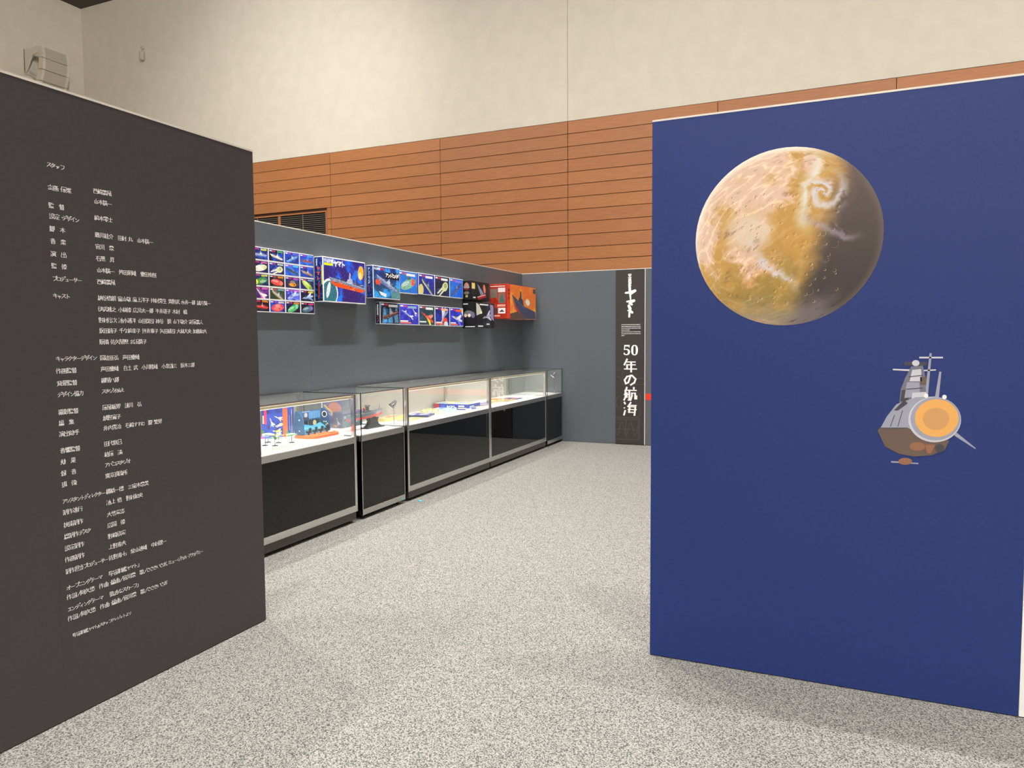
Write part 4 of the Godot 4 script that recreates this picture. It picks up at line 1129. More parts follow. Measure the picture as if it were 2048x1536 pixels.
	var rest := [
		["teal kit box with a green round-bellied ship", -6.570, 2.243, 0.395, 0.235, 0.050, sky, Color(0.10, 0.40, 0.62), "pod", Color(0.45, 0.62, 0.56), Color(0.80, 0.28, 0.25), -0.3, Color(0.95, 0.95, 0.95)],
		["navy kit box with a white title and a tan disc", -6.990, 2.247, 0.356, 0.233, 0.049, Color(0.10, 0.16, 0.50), Color(0.10, 0.20, 0.62), "long", Color(0.20, 0.26, 0.42), Color(0.74, 0.72, 0.45), 0.6, Color(0.92, 0.94, 0.98)],
		["dark kit box with a white two-pronged craft", -7.350, 2.246, 0.352, 0.233, 0.049, Color(0.06, 0.08, 0.18), Color(0.10, 0.20, 0.40), "twin", Color(0.74, 0.78, 0.58), Color(0.52, 0.58, 0.40), -0.4, Color(0.80, 0.88, 0.90)],
		["bright blue kit box with a slim dark ship", -7.706, 2.245, 0.345, 0.233, 0.049, Color(0.12, 0.38, 0.84), Color(0.16, 0.46, 0.90), "long", Color(0.16, 0.22, 0.46), Color(0.30, 0.30, 0.50), -0.5, Color(0.45, 0.45, 0.90)],
		["black kit box with three light beams over a brown ship", -6.217, 1.896, 0.368, 0.224, 0.058, Color(0.06, 0.06, 0.10), Color(0.14, 0.36, 0.56), "long", Color(0.34, 0.20, 0.18), Color(0.26, 0.16, 0.16), -0.25, Color(0.75, 0.75, 0.78)],
		["violet blue kit box with small white fighters", -6.590, 1.895, 0.392, 0.224, 0.050, Color(0.18, 0.18, 0.62), Color(0.26, 0.30, 0.80), "fighter", Color(0.75, 0.78, 0.90), Color(0.10, 0.10, 0.30), 0.5, Color(0.50, 0.60, 0.70)],
		["dark green kit box with a red and yellow craft", -6.988, 1.894, 0.352, 0.224, 0.050, Color(0.12, 0.22, 0.26), Color(0.20, 0.32, 0.36), "fighter", Color(0.82, 0.22, 0.20), Color(0.82, 0.84, 0.20), 0.4, Color(0.92, 0.90, 0.80)],
		["dark blue kit box with a red sun", -7.345, 1.893, 0.350, 0.224, 0.050, Color(0.08, 0.10, 0.40), Color(0.14, 0.18, 0.56), "fighter", Color(0.72, 0.76, 0.84), Color(0.50, 0.56, 0.72), -1.1, Color(0.80, 0.60, 0.50)],
		["blue kit box with white lettering and a green corner", -7.700, 1.892, 0.348, 0.224, 0.050, Color(0.12, 0.16, 0.62), Color(0.20, 0.26, 0.78), "fighter", Color(0.85, 0.88, 0.95), Color(0.40, 0.46, 0.86), 0.2, Color(0.85, 0.35, 0.25)]]
	for k in rest.size():
		var c: Array = rest[k]
		im = sky_print(128, 82, c[6], (c[6] as Color).darkened(0.1), c[7], 60 + k, 12)
		match k:
			1:
				ink_oval(im, Vector2(18, 66), Vector2(20, 24), 0.1, Color(0.74, 0.70, 0.42))
			4:
				for j in 3:
					ink_poly(im, PackedVector2Array([Vector2(20 + j * 40, 18), Vector2(30 + j * 40, 18), Vector2(42 + j * 40, 78), Vector2(12 + j * 40, 78)]), Color(0.45, 0.72, 0.90, 0.55))
			7:
				ink_oval(im, Vector2(88, 60), Vector2(20, 14), 0, Color(0.88, 0.24, 0.16))
				ink_oval(im, Vector2(96, 76), Vector2(18, 12), 0, Color(0.75, 0.85, 0.92))
			8:
				ink_poly(im, PackedVector2Array([Vector2(96, 2), Vector2(127, 2), Vector2(127, 36)]), Color(0.72, 0.82, 0.60))
		ink_craft(im, c[8], Vector2(66, 48), 56 if k != 5 else 30, c[11], c[9], c[10], 70 + k)
		if k == 5:
			ink_craft(im, "fighter", Vector2(30, 30), 20, 0.3, Color(0.70, 0.74, 0.90), Color(0.50, 0.55, 0.80), 5)
			ink_craft(im, "fighter", Vector2(100, 30), 22, 0.9, Color(0.80, 0.82, 0.90), Color(0.50, 0.55, 0.80), 6)
		brushwork(im, 170 + k)
		ink_rect(im, 4, 4, 20, 6, Color(0.95, 0.95, 0.95))
		ink_text(im, "ヤマト", Vector2(24, 2), 12, Color(0.92, 0.25, 0.35), 0.2)
		ink_rect(im, 54, 6, 60, 10, c[12])
		if k >= 5:
			ink_rect(im, 4, 66, 52, 6, Color(0.93, 0.92, 0.88))
			ink_rect(im, 4, 73, 72, 6, Color(0.85, 0.42, 0.32) if k != 6 else Color(0.20, 0.24, 0.30))
		sd = null
		if k in [1, 4, 6]:
			sd = sky_print(24, 90, c[6], c[6], c[7], 80 + k, 2)
			ink_rect(sd, 8, 8, 8, 46, Color(0.88, 0.90, 0.92))
			ink_text(sd, "ヤマト", Vector2(8, 56), 9, Color(0.90, 0.25, 0.30), 0.2, true)
		kit_box(c[0], c[1], c[2], c[3], c[4], c[5], im, sd, M.card, 0.006, "kit boxes on the grey partition")
	# black boxes
	var card_black := mat(Color(0.05, 0.045, 0.05), 0.35)
	im = sky_print(150, 70, Color(0.10, 0.09, 0.09), Color(0.08, 0.06, 0.06), Color(0.16, 0.16, 0.16), 90, 0)
	ink_poly(im, PackedVector2Array([Vector2(50, 10), Vector2(62, 12), Vector2(110, 46), Vector2(78, 50)]), Color(0.45, 0.48, 0.56))
	ink_poly(im, PackedVector2Array([Vector2(48, 58), Vector2(112, 42), Vector2(128, 54), Vector2(60, 68)]), Color(0.58, 0.16, 0.18))
	ink_line(im, Vector2(52, 58), Vector2(120, 46), 3, Color(0.85, 0.72, 0.70))
	ink_oval(im, Vector2(110, 24), Vector2(9, 18), -0.3, Color(0.75, 0.45, 0.36))
	ink_rect(im, 6, 6, 26, 22, Color(0.76, 0.70, 0.46))
	ink_rect(im, 16, 58, 20, 5, Color(0.90, 0.90, 0.90))
	sd = sky_print(60, 120, Color(0.07, 0.06, 0.07), Color(0.05, 0.04, 0.05), Color(0.16, 0.10, 0.10), 91, 0)
	ink_oval(sd, Vector2(30, 34), Vector2(18, 24), 0, Color(0.72, 0.52, 0.44))
	ink_oval(sd, Vector2(30, 40), Vector2(22, 8), 0, Color(0.62, 0.58, 0.58))
	ink_oval(sd, Vector2(30, 52), Vector2(18, 6), 0, Color(0.48, 0.14, 0.14))
	ink_oval(sd, Vector2(30, 76), Vector2(20, 10), 0, Color(0.42, 0.42, 0.40))
	ink_rect(sd, 22, 90, 18, 14, Color(0.72, 0.66, 0.38))
	kit_box("black kit box with a gold label and a red-bellied prow", -8.120, 2.235, 0.528, 0.238, 0.123, im, sd, card_black, 0.004, "kit boxes on the grey partition")
	im = sky_print(150, 92, Color(0.12, 0.12, 0.13), Color(0.07, 0.07, 0.08), Color(0.20, 0.20, 0.22), 92, 0)
	ink_poly(im, PackedVector2Array([Vector2(2, 2), Vector2(22, 6), Vector2(46, 30), Vector2(40, 40), Vector2(4, 48)]), Color(0.68, 0.69, 0.66))
	ink_oval(im, Vector2(40, 36), Vector2(9, 5), 0, Color(0.86, 0.84, 0.66))
	ink_craft(im, "fighter", Vector2(88, 50), 40, -0.2, Color(0.55, 0.56, 0.64), Color(0.70, 0.70, 0.80), 93)
	ink_poly(im, PackedVector2Array([Vector2(114, 4), Vector2(142, 6), Vector2(146, 66), Vector2(122, 56)]), Color(0.52, 0.50, 0.64))
	ink_rect(im, 30, 4, 70, 5, Color(0.90, 0.90, 0.90))
	ink_rect(im, 16, 84, 40, 5, Color(0.92, 0.92, 0.92))
	ink_rect(im, 84, 76, 26, 5, Color(0.90, 0.90, 0.90))
	sd = sky_print(70, 120, Color(0.03, 0.03, 0.03), Color(0.03, 0.03, 0.03), Color(0.08, 0.08, 0.09), 94, 0)
	ink_oval(sd, Vector2(32, 52), Vector2(24, 14), 0, Color(0.44, 0.45, 0.46))
	ink_oval(sd, Vector2(16, 62), Vector2(8, 8), 0, Color(0.93, 0.84, 0.80))
	ink_oval(sd, Vector2(36, 62), Vector2(8, 8), 0, Color(0.93, 0.84, 0.80))
	ink_oval(sd, Vector2(56, 60), Vector2(10, 14), 0, Color(0.40, 0.42, 0.54))
	ink_rect(sd, 4, 5, 26, 5, Color(0.90, 0.90, 0.90))
	ink_rect(sd, 14, 113, 52, 4, Color(0.92, 0.92, 0.92))
	kit_box("deep black kit box with silver grey machinery and two lamps", -8.117, 1.970, 0.540, 0.320, 0.190, im, sd, card_black, 0.004, "kit boxes on the grey partition")
	# the red box in the corner
	var card_red := mat(Color(0.80, 0.24, 0.14), 0.4)
	im = sky_print(200, 100, Color(0.80, 0.40, 0.16), Color(0.76, 0.46, 0.20), Color(0.90, 0.62, 0.24), 95, 0)
	ink_rect(im, 0, 0, 20, 100, Color(0.72, 0.24, 0.14))
	ink_poly(im, PackedVector2Array([Vector2(30, 28), Vector2(56, 38), Vector2(118, 62), Vector2(196, 76), Vector2(199, 99), Vector2(118, 99), Vector2(62, 66)]), Color(0.24, 0.25, 0.34))
	ink_poly(im, PackedVector2Array([Vector2(31, 34), Vector2(62, 66), Vector2(118, 99), Vector2(96, 99), Vector2(52, 70)]), Color(0.62, 0.22, 0.22))
	ink_poly(im, PackedVector2Array([Vector2(74, 48), Vector2(80, 36), Vector2(84, 36), Vector2(87, 16), Vector2(94, 16), Vector2(97, 38), Vector2(106, 42), Vector2(112, 60)]), Color(0.18, 0.20, 0.27))
	for k in 5:
		ink_rect(im, 62 + k * 13, 44 + k * 5, 9, 4, Color(0.36, 0.38, 0.46))
	ink_oval(im, Vector2(140, 48), Vector2(16, 10), 0.2, Color(0.82, 0.78, 0.72))
	ink_poly(im, PackedVector2Array([Vector2(20, 86), Vector2(70, 78), Vector2(120, 92), Vector2(120, 100), Vector2(20, 100)]), Color(0.32, 0.24, 0.22))
	brushwork(im, 15, 0.55)
	ink_rect(im, 180, 4, 18, 14, Color(0.24, 0.26, 0.32))
	ink_text(im, "ヤマト", Vector2(5, 12), 11, Color(0.08, 0.05, 0.05), 0.2, true)
	sd = sky_print(90, 170, Color(0.66, 0.16, 0.10), Color(0.66, 0.16, 0.10), Color(0.74, 0.26, 0.16), 96, 0)
	ink_rect(sd, 4, 8, 76, 4, Color(0.95, 0.90, 0.85))
	ink_rect(sd, 4, 22, 36, 46, Color(0.50, 0.44, 0.40))
	ink_rect(sd, 44, 18, 38, 22, Color(0.90, 0.84, 0.84))
	ink_rect(sd, 46, 44, 36, 50, Color(0.52, 0.40, 0.36))
	ink_poly(sd, PackedVector2Array([Vector2(50, 90), Vector2(64, 48), Vector2(80, 90)]), Color(0.30, 0.40, 0.38))
	ink_rect(sd, 40, 100, 42, 12, Color(0.86, 0.62, 0.56))
	ink_rect(sd, 44, 118, 38, 28, Color(0.93, 0.92, 0.92))
	ink_poly(sd, PackedVector2Array([Vector2(48, 138), Vector2(64, 126), Vector2(78, 138)]), Color(0.24, 0.24, 0.28))
	ink_rect(sd, 6, 118, 32, 30, Color(0.36, 0.26, 0.28))
	ink_rect(sd, 4, 154, 50, 6, Color(0.95, 0.80, 0.70))
	kit_box("large red kit box with a dark ship rising over orange", -8.914, 2.243, 1.034, 0.460, 0.259, im, sd, card_red, 0.003, "kit boxes on the grey partition")

# ---------------------------------------------------------------- glass showcases
const FRONT := -3.59
const REAR := -4.19

func make_case(z0: float, z1: float, wide: bool, label: String) -> void:
	var t := thing("glass_showcase", label, "display case", Vector3(-3.89, 0, (z0 + z1) / 2), "glass showcases along the grey partition")
	var top := 1.07
	var foot := 0.09 if wide else 0.035
	var pw := 0.03 if wide else 0.008
	var low := 0.143 if wide else 0.085
	# base cabinet
	bpart("cabinet_body", Vector3(REAR, foot, z1 + 0.004), Vector3(FRONT - 0.012, 0.66, z0 - 0.004), M.foot, t)
	bpart("front_panel", Vector3(FRONT - 0.012, low, z1 + pw), Vector3(FRONT - 0.004, 0.662, z0 - pw), M.gloss, t, 0.0, "glossy black front panel")
	bpart("end_panel", Vector3(REAR + 0.02, low, z0 - 0.004), Vector3(FRONT - pw, 0.662, z0), M.gloss, t)
	bpart("end_panel", Vector3(REAR + 0.02, low, z1), Vector3(FRONT - pw, 0.662, z1 + 0.004), M.gloss, t)
	bpart("lower_rail", Vector3(FRONT - 0.014, foot, z1), Vector3(FRONT, low, z0), M.steel, t, 0.002)
	bpart("upper_rail", Vector3(FRONT - 0.014, 0.662, z1), Vector3(FRONT, 0.712, z0), M.steel, t, 0.002)
	for z in [z0, z1]:
		var s := -1.0 if z == z0 else 1.0
		bpart("side_rail", Vector3(REAR, 0.662, minf(z, z + s * 0.014)), Vector3(FRONT - 0.014, 0.712, maxf(z, z + s * 0.014)), M.steel, t, 0.002)
	bpart("deck", Vector3(REAR + 0.004, 0.69, z1 + 0.014), Vector3(FRONT - 0.014, DECK, z0 - 0.014), M.deck, t, 0.0, "white display deck")
	if wide:
		bpart("plinth", Vector3(REAR + 0.02, 0.026, z1 + 0.012), Vector3(FRONT - 0.006, 0.09, z0 - 0.012), M.kick, t, 0.003)
		for z in [z0 - 0.1, z1 + 0.1]:
			for x in [FRONT - 0.1, REAR + 0.1]:
				var st := new_st()
				tube(st, Vector3(x, 0, z), Vector3(x, 0.026, z), 0.025)
				part("levelling_foot", st, M.foot, t)
	else:
		for z in [z0 - 0.06, z1 + 0.06]:
			for x in [FRONT - 0.05, REAR + 0.06]:
				var st := new_st()
				tube(st, Vector3(x, 0, z), Vector3(x, foot, z), 0.014)
				part("levelling_foot", st, M.foot, t)
	# uprights
	for z in [z0, z1]:
		var s := -1.0 if z == z0 else 1.0
		var za: float = minf(z, z + s * pw)
		var zb: float = maxf(z, z + s * pw)
		if wide:
			bpart("post", Vector3(FRONT - pw, foot, za), Vector3(FRONT + 0.002, top, zb), M.steel, t, 0.002)
			bpart("post", Vector3(REAR, foot, za), Vector3(REAR + pw, top, zb), M.steel, t, 0.002)
		else:
			bpart("post", Vector3(FRONT - pw, foot, za), Vector3(FRONT + 0.001, 0.712, zb), M.steel, t)
			bpart("glass_edge", Vector3(FRONT - 0.006, 0.712, za), Vector3(FRONT, top, minf(za + 0.006, zb)), M.glass_edge, t)
			bpart("glass_edge", Vector3(REAR, 0.712, za), Vector3(REAR + 0.006, top, minf(za + 0.006, zb)), M.glass_edge, t)
	# glass
	var g := 0.006
	bpart("front_pane", Vector3(FRONT - 0.010, 0.712, z1 + pw + 0.001), Vector3(FRONT - 0.010 + g, top - 0.008, z0 - pw - 0.001), M.glass, t)
	bpart("top_pane", Vector3(REAR + 0.008, top - 0.007, z1 + 0.008), Vector3(FRONT - 0.008, top - 0.001, z0 - 0.008), M.glass, t)
	bpart("end_pane", Vector3(REAR + pw + 0.001, 0.712, z0 - 0.010), Vector3(FRONT - pw - 0.011, top - 0.008, z0 - 0.004), M.glass, t)
	bpart("end_pane", Vector3(REAR + pw + 0.001, 0.712, z1 + 0.004), Vector3(FRONT - pw - 0.011, top - 0.008, z1 + 0.010), M.glass, t)
	var er := 0.010 if wide else 0.005
	var em: Material = M.steel if wide else M.glass_edge
	bpart("top_rail", Vector3(FRONT - er, top - er, z1 + pw), Vector3(FRONT, top, z0 - pw), em, t)
	bpart("top_rail", Vector3(REAR, top - er, z1 + pw), Vector3(REAR + er, top, z0 - pw), em, t)
	bpart("top_rail", Vector3(REAR + pw, top - er, z0 - er), Vector3(FRONT - pw, top, z0), em, t)
	bpart("top_rail", Vector3(REAR + pw, top - er, z1), Vector3(FRONT - pw, top, z1 + er), em, t)
	if wide:
		var mid := (z0 + z1) / 2
		bpart("back_panel", Vector3(REAR + 0.004, 0.712, z1 + pw), Vector3(REAR + 0.010, top - 0.012, mid + 0.01), M.back, t, 0.0, "pale sliding back panel")
		bpart("back_panel", Vector3(REAR + 0.012, 0.712, mid - 0.01), Vector3(REAR + 0.018, top - 0.012, z0 - pw), M.back, t, 0.0, "pale sliding back panel")
		# light bar under the front top rail
		var bar := bpart("light_bar", Vector3(FRONT - 0.052, top - 0.036, z1 + pw), Vector3(FRONT - 0.014, top - 0.009, z0 - pw), M.tube, t, 0.006)
		bpart("diffuser", Vector3(FRONT - 0.050, top - 0.039, z1 + 0.05), Vector3(FRONT - 0.030, top - 0.0362, z0 - 0.05), M.lit, bar)
		var l := AreaLight3D.new()
		l.name = "bar_light"
		l.area_size = Vector2(z0 - z1 - 0.1, 0.02)
		l.position = Vector3(FRONT - 0.042, top - 0.044, mid) - O
		l.rotation_degrees = Vector3(-90, 0, 0)
		var look := Vector3(-0.35, -1, 0).normalized()
		l.basis = Basis(Vector3(0, 0, 1), Vector3(0, 0, 1).cross(look) * -1.0, -look).orthonormalized()
		l.light_energy = CASE_ENERGY * 1.8
		l.light_color = Color(1.0, 0.98, 0.94)
		l.area_range = 12.0
		l.area_attenuation = 2.0
		l.shadow_enabled = true
		t.add_child(l)

func snake_lamp(at: Vector3, label: String, tall: float) -> void:
	var t := thing("case_lamp", label, "lamp", at)
	var st := new_st()
	tube(st, at, at + Vector3(0, 0.006, 0), 0.026, 0.026, 16)
	part("base", st, M.chrome, t)
	st = new_st()
	tube(st, at + Vector3(0, 0.006, 0), at + Vector3(0, tall, 0), 0.0045)
	part("rod", st, M.chrome, t)
	var aim := Vector3(-0.55, -0.75, 0.30).normalized()
	var neck := at + Vector3(0, tall + 0.012, 0)
	st = new_st()
	tube(st, neck - aim * 0.038, neck - aim * 0.004, 0.012, 0.022, 14)
	tube(st, neck - aim * 0.004, neck + aim * 0.018, 0.022, 0.026, 14)
	tube(st, neck + aim * 0.018, neck + aim * 0.036, 0.026, 0.034, 14)
	part("lamp_head", st, M.chrome, t)
	st = new_st()
	tube(st, neck + aim * 0.036, neck + aim * 0.038, 0.030, 0.030, 14)
	part("bulb_face", st, M.lit, t)
	var l := SpotLight3D.new()
	l.name = "lamp_light"
	l.position = neck + aim * 0.045 - O
	l.basis = Basis.looking_at(aim, Vector3.UP)
	l.spot_angle = 55.0
	l.spot_angle_attenuation = 1.0
	l.spot_range = 12.0
	l.spot_attenuation = 2.0
	l.light_size = 0.02
	l.light_energy = CASE_ENERGY * 0.22
	l.light_color = Color(1.0, 0.98, 0.94)
	l.shadow_enabled = true
	t.add_child(l)

# a flat or low printed thing lying in a showcase: local box with a printed top
func lying(called: String, label: String, category: String, at: Vector3, turn: float, size: Vector3, edge: Color, top: Image, group := "") -> Node3D:
	var t := thing(called, label, category, at, group)
	t.rotation.y = turn
	O = Vector3.ZERO
	var h := size / 2
	bpart("body", Vector3(-h.x, 0, -h.z), Vector3(h.x, size.y, h.z), mat(edge, 0.5), t, minf(0.002, size.y * 0.2))
	if top:
		print_face("top_print", Vector3(-h.x + 0.002, size.y + 0.0005, h.z - 0.002), Vector3(-h.x + 0.002, size.y + 0.0005, -h.z + 0.002), Vector3(h.x - 0.002, size.y + 0.0005, h.z - 0.002), print_mat(top), t)
	return t

func page_art(base: Color, a: Color, b: Color, sd: int) -> Image:
	var im := sky_print(64, 48, base, base.darkened(0.1), a, sd, 0)
	ink_rect(im, 4, 4, 40, 7, b)
	ink_oval(im, Vector2(36, 30), Vector2(18, 9), 0.3, b)
	ink_line(im, Vector2(6, 42), Vector2(58, 40), 3, a.darkened(0.3))
	return im

func little_plane(at: Vector3, turn: float, label: String, hull: Color, wing: Color) -> void:
	var t := thing("toy_plane", label, "model plane", at, "toy planes on display stands")
	t.rotation.y = turn
	t.scale = Vector3.ONE * 1.35
	O = Vector3.ZERO
	var st := new_st()
	tube(st, Vector3(0, 0, 0), Vector3(0, 0.004, 0), 0.017, 0.015, 14)
	part("stand_base", st, M.foot, t)
	st = new_st()
	tube(st, Vector3(0, 0.004, 0), Vector3(0, 0.04, 0), 0.0018)
	part("stand_rod", st, M.foot, t)
	st = new_st()
	tube(st, Vector3(-0.03, 0.044, 0), Vector3(0.005, 0.046, 0), 0.007, 0.008)
	tube(st, Vector3(0.005, 0.046, 0), Vector3(0.034, 0.044, 0), 0.008, 0.0015)
	part("fuselage", st, mat(hull, 0.4), t)
	st = new_st()
	prism(st, PackedVector2Array([Vector2(-0.024, 0.035), Vector2(-0.010, 0.035), Vector2(0.010, 0), Vector2(-0.010, -0.035), Vector2(-0.024, -0.035), Vector2(-0.014, 0)]), Vector3(0, 0.044, 0), Vector3.RIGHT, Vector3.BACK, Vector3(0, 0.002, 0))
	part("wing", st, mat(wing, 0.4), t)
	st = new_st()
	prism(st, PackedVector2Array([Vector2(-0.030, 0.0), Vector2(-0.034, 0.022), Vector2(-0.026, 0.022), Vector2(-0.012, 0.0)]), Vector3(0, 0.05, -0.001), Vector3.RIGHT, Vector3.UP, Vector3(0, 0, 0.002))
	part("tail_fin", st, mat(wing, 0.4), t)

func make_case_contents() -> void:
	# first showcase: trays, game box, toy planes, cockpit toy
	var tray := thing("display_riser", "low white riser under the toy planes", "riser", Vector3(-3.9, DECK, -3.85), "white display risers")
	bpart("board", Vector3(-4.155, DECK, -4.40), Vector3(-3.645, DECK + 0.036, -3.3), M.card, tray, 0.003)
	var tray2 := thing("display_riser", "small white riser under the blue game box", "riser", Vector3(-4.0, DECK, -4.58), "white display risers")
	bpart("board", Vector3(-4.155, DECK, -4.78), Vector3(-3.89, DECK + 0.042, -4.41), M.card, tray2, 0.003)
	var tray3 := thing("display_riser", "white riser under the orange cockpit toy", "riser", Vector3(-3.75, DECK, -4.7), "white display risers")
	bpart("board", Vector3(-3.87, DECK, -4.90), Vector3(-3.66, DECK + 0.028, -4.52), M.card, tray3, 0.003)
	var y := DECK + 0.036
	little_plane(Vector3(-3.766, y, -4.104), 0.6, "tiny blue and red plane on a stand", Color(0.22, 0.36, 0.80), Color(0.80, 0.20, 0.20))
	little_plane(Vector3(-3.69, y, -4.12), 2.4, "tiny dark green plane on a stand", Color(0.18, 0.40, 0.24), Color(0.22, 0.46, 0.26))
	little_plane(Vector3(-3.861, y, -4.239), 0.9, "tiny green and white plane on a stand", Color(0.85, 0.88, 0.86), Color(0.20, 0.45, 0.30))
	little_plane(Vector3(-3.772, y, -4.25), 2.0, "tiny yellow and white plane on a stand", Color(0.92, 0.88, 0.60), Color(0.93, 0.80, 0.25))
	little_plane(Vector3(-3.690, y, -4.30), 1.2, "tiny pale green plane with upright wings on a stand", Color(0.55, 0.70, 0.55), Color(0.30, 0.52, 0.34))
	little_plane(Vector3(-3.86, y, -4.08), 0.2, "tiny white plane with a red tail on a stand", Color(0.92, 0.92, 0.93), Color(0.82, 0.24, 0.22))
	# game box, turned a little
	var gb := thing("game_box", "tall blue game box with an orange stripe standing on edge", "box", Vector3(-4.03, DECK + 0.042, -4.54))
	gb.rotation.y = 0.36
	O = Vector3.ZERO
	bpart("carton", Vector3(-0.105, 0, -0.07), Vector3(0.105, 0.228, 0.07), mat(Color(0.10, 0.22, 0.66), 0.35), gb, 0.002)
	var im := sky_print(120, 130, Color(0.10, 0.24, 0.70), Color(0.10, 0.30, 0.78), Color(0.12, 0.14, 0.40), 201, 8)
	ink_rect(im, 98, 0, 22, 130, Color(0.86, 0.36, 0.16))
	ink_rect(im, 12, 4, 12, 70, Color(0.84, 0.20, 0.42))
	ink_rect(im, 4, 34, 7, 38, Color(0.88, 0.78, 0.62))
	ink_craft(im, "fighter", Vector2(46, 64), 24, 1.2, Color(0.85, 0.88, 0.92), Color(0.60, 0.70, 0.85), 3)
	ink_craft(im, "fighter", Vector2(78, 44), 22, 0.4, Color(0.92, 0.90, 0.85), Color(0.90, 0.75, 0.30), 4)
	ink_craft(im, "twin", Vector2(80, 76), 20, -0.3, Color(0.93, 0.90, 0.70), Color(0.90, 0.75, 0.30), 5)
	ink_craft(im, "fighter", Vector2(70, 104), 24, 0.0, Color(0.95, 0.90, 0.40), Color(0.90, 0.92, 0.95), 6)
	print_face("front_print", Vector3(-0.104, 0.227, 0.0705), Vector3(0.104, 0.227, 0.0705), Vector3(-0.104, 0.001, 0.0705), print_mat(im), gb)
	im = sky_print(60, 100, Color(0.10, 0.22, 0.66), Color(0.10, 0.22, 0.66), Color(0.12, 0.26, 0.72), 202, 0)
	ink_rect(im, 36, 6, 5, 70, Color(0.85, 0.90, 0.98))
	ink_rect(im, 14, 26, 4, 54, Color(0.75, 0.82, 0.95))
	ink_rect(im, 26, 66, 24, 24, Color(0.45, 0.62, 0.90))
	print_face("side_print", Vector3(0.1055, 0.227, 0.069), Vector3(0.1055, 0.227, -0.069), Vector3(0.1055, 0.001, 0.069), print_mat(im), gb)
	# cockpit toy
	var ck := thing("cockpit_playset", "blue toy cockpit with cyan console and black chairs on an orange tray", "toy", Vector3(-3.76, DECK + 0.028, -4.70))
	O = Vector3.ZERO
	var sea := mat(Color(0.15, 0.32, 0.48), 0.35)
	var orange := mat(Color(0.88, 0.38, 0.14), 0.4)
	var st := new_st()
	prism(st, PackedVector2Array([Vector2(0.04, 0.17), Vector2(0.085, 0.12), Vector2(0.085, -0.15), Vector2(0.05, -0.19), Vector2(-0.09, -0.19), Vector2(-0.09, 0.17)]), Vector3(0, 0, 0), Vector3.RIGHT, Vector3.BACK, Vector3(0, 0.020, 0))
	part("tray", st, orange, ck)
	bpart("tray_lip", Vector3(-0.094, 0.017, -0.194), Vector3(0.03, 0.024, 0.174), orange, ck, 0.002)
	var prof := PackedVector2Array([Vector2(-0.115, 0), Vector2(-0.025, 0), Vector2(-0.024, 0.10), Vector2(-0.034, 0.14), Vector2(-0.055, 0.172), Vector2(-0.085, 0.188), Vector2(-0.105, 0.188), Vector2(-0.115, 0.15)])
	for z in [0.150, -0.175]:
		st = new_st()
		prism(st, prof, Vector3(0, 0.024, z), Vector3.RIGHT, Vector3.UP, Vector3(0, 0, -0.008))
		part("side_panel", st, sea, ck)
	for q in [[-0.065, 0.12], [-0.065, 0.034]]:
		st = new_st()
		tube(st, Vector3(q[0], 0.024 + q[1], 0.150), Vector3(q[0], 0.024 + q[1], 0.1515), 0.006 if q[1] > 0.1 else 0.004, -1.0, 12)
		part("rivet", st, M.white, ck)
	bpart("back_wall", Vector3(-0.115, 0.024, -0.175), Vector3(-0.108, 0.150, 0.142), sea, ck, 0.001)
	im = Image.create(128, 60, false, Image.FORMAT_RGB8)
	im.fill(Color(0.12, 0.34, 0.56))
	for k in 7:
		ink_line(im, Vector2(66 + k * 9, 8), Vector2(66 + k * 9, 54), 1, Color(0.45, 0.70, 0.88))
		ink_line(im, Vector2(64, 8 + k * 7), Vector2(122, 8 + k * 7), 1, Color(0.45, 0.70, 0.88))
	ink_oval(im, Vector2(14, 30), Vector2(8, 18), 0, Color(0.78, 0.62, 0.60))
	ink_oval(im, Vector2(46, 26), Vector2(8, 16), 0, Color(0.70, 0.64, 0.62))
	ink_oval(im, Vector2(38, 50), Vector2(26, 10), 0, Color(0.16, 0.18, 0.24))
	ink_rect(im, 26, 3, 40, 2, Color(0.9, 0.92, 0.95))
	bpart("screen_board", Vector3(-0.108, 0.128, -0.165), Vector3(-0.100, 0.205, 0.138), sea, ck, 0.002)
	print_face("screen_print", Vector3(-0.0995, 0.203, 0.136), Vector3(-0.0995, 0.203, -0.163), Vector3(-0.0995, 0.130, 0.136), print_mat(im), ck)
	bpart("window", Vector3(-0.108, 0.085, 0.0), Vector3(-0.1055, 0.124, 0.12), mat(Color(0.04, 0.04, 0.08), 0.2), ck)
	bpart("window", Vector3(-0.108, 0.085, -0.14), Vector3(-0.1055, 0.124, -0.02), mat(Color(0.10, 0.16, 0.20), 0.2), ck)
	st = new_st()
	tube(st, Vector3(-0.1055, 0.10, -0.085), Vector3(-0.1045, 0.10, -0.085), 0.022, -1.0, 18)
	part("planet_disc", st, mat(Color(0.72, 0.72, 0.55), 0.4), ck)
	var console := mat(Color(0.22, 0.52, 0.66), 0.35)
	st = new_st()
	for k in 8:
		var za := 0.13 - k * 0.035
		var zb := za - 0.035
		var ha := 0.066 + 0.010 * sin(k * 0.9)
		var hb := 0.066 + 0.010 * sin((k + 1) * 0.9)
		quad(st, Vector3(-0.10, 0.024 + ha, za), Vector3(-0.10, 0.024 + hb, zb), Vector3(-0.045, 0.024 + hb * 0.55, zb), Vector3(-0.045, 0.024 + ha * 0.55, za), Vector3(1, 1, 0))
		quad(st, Vector3(-0.045, 0.024 + ha * 0.55, za), Vector3(-0.045, 0.024 + hb * 0.55, zb), Vector3(-0.04, 0.024, zb), Vector3(-0.04, 0.024, za), Vector3(1, 0, 0))
	part("console", st, console, ck)
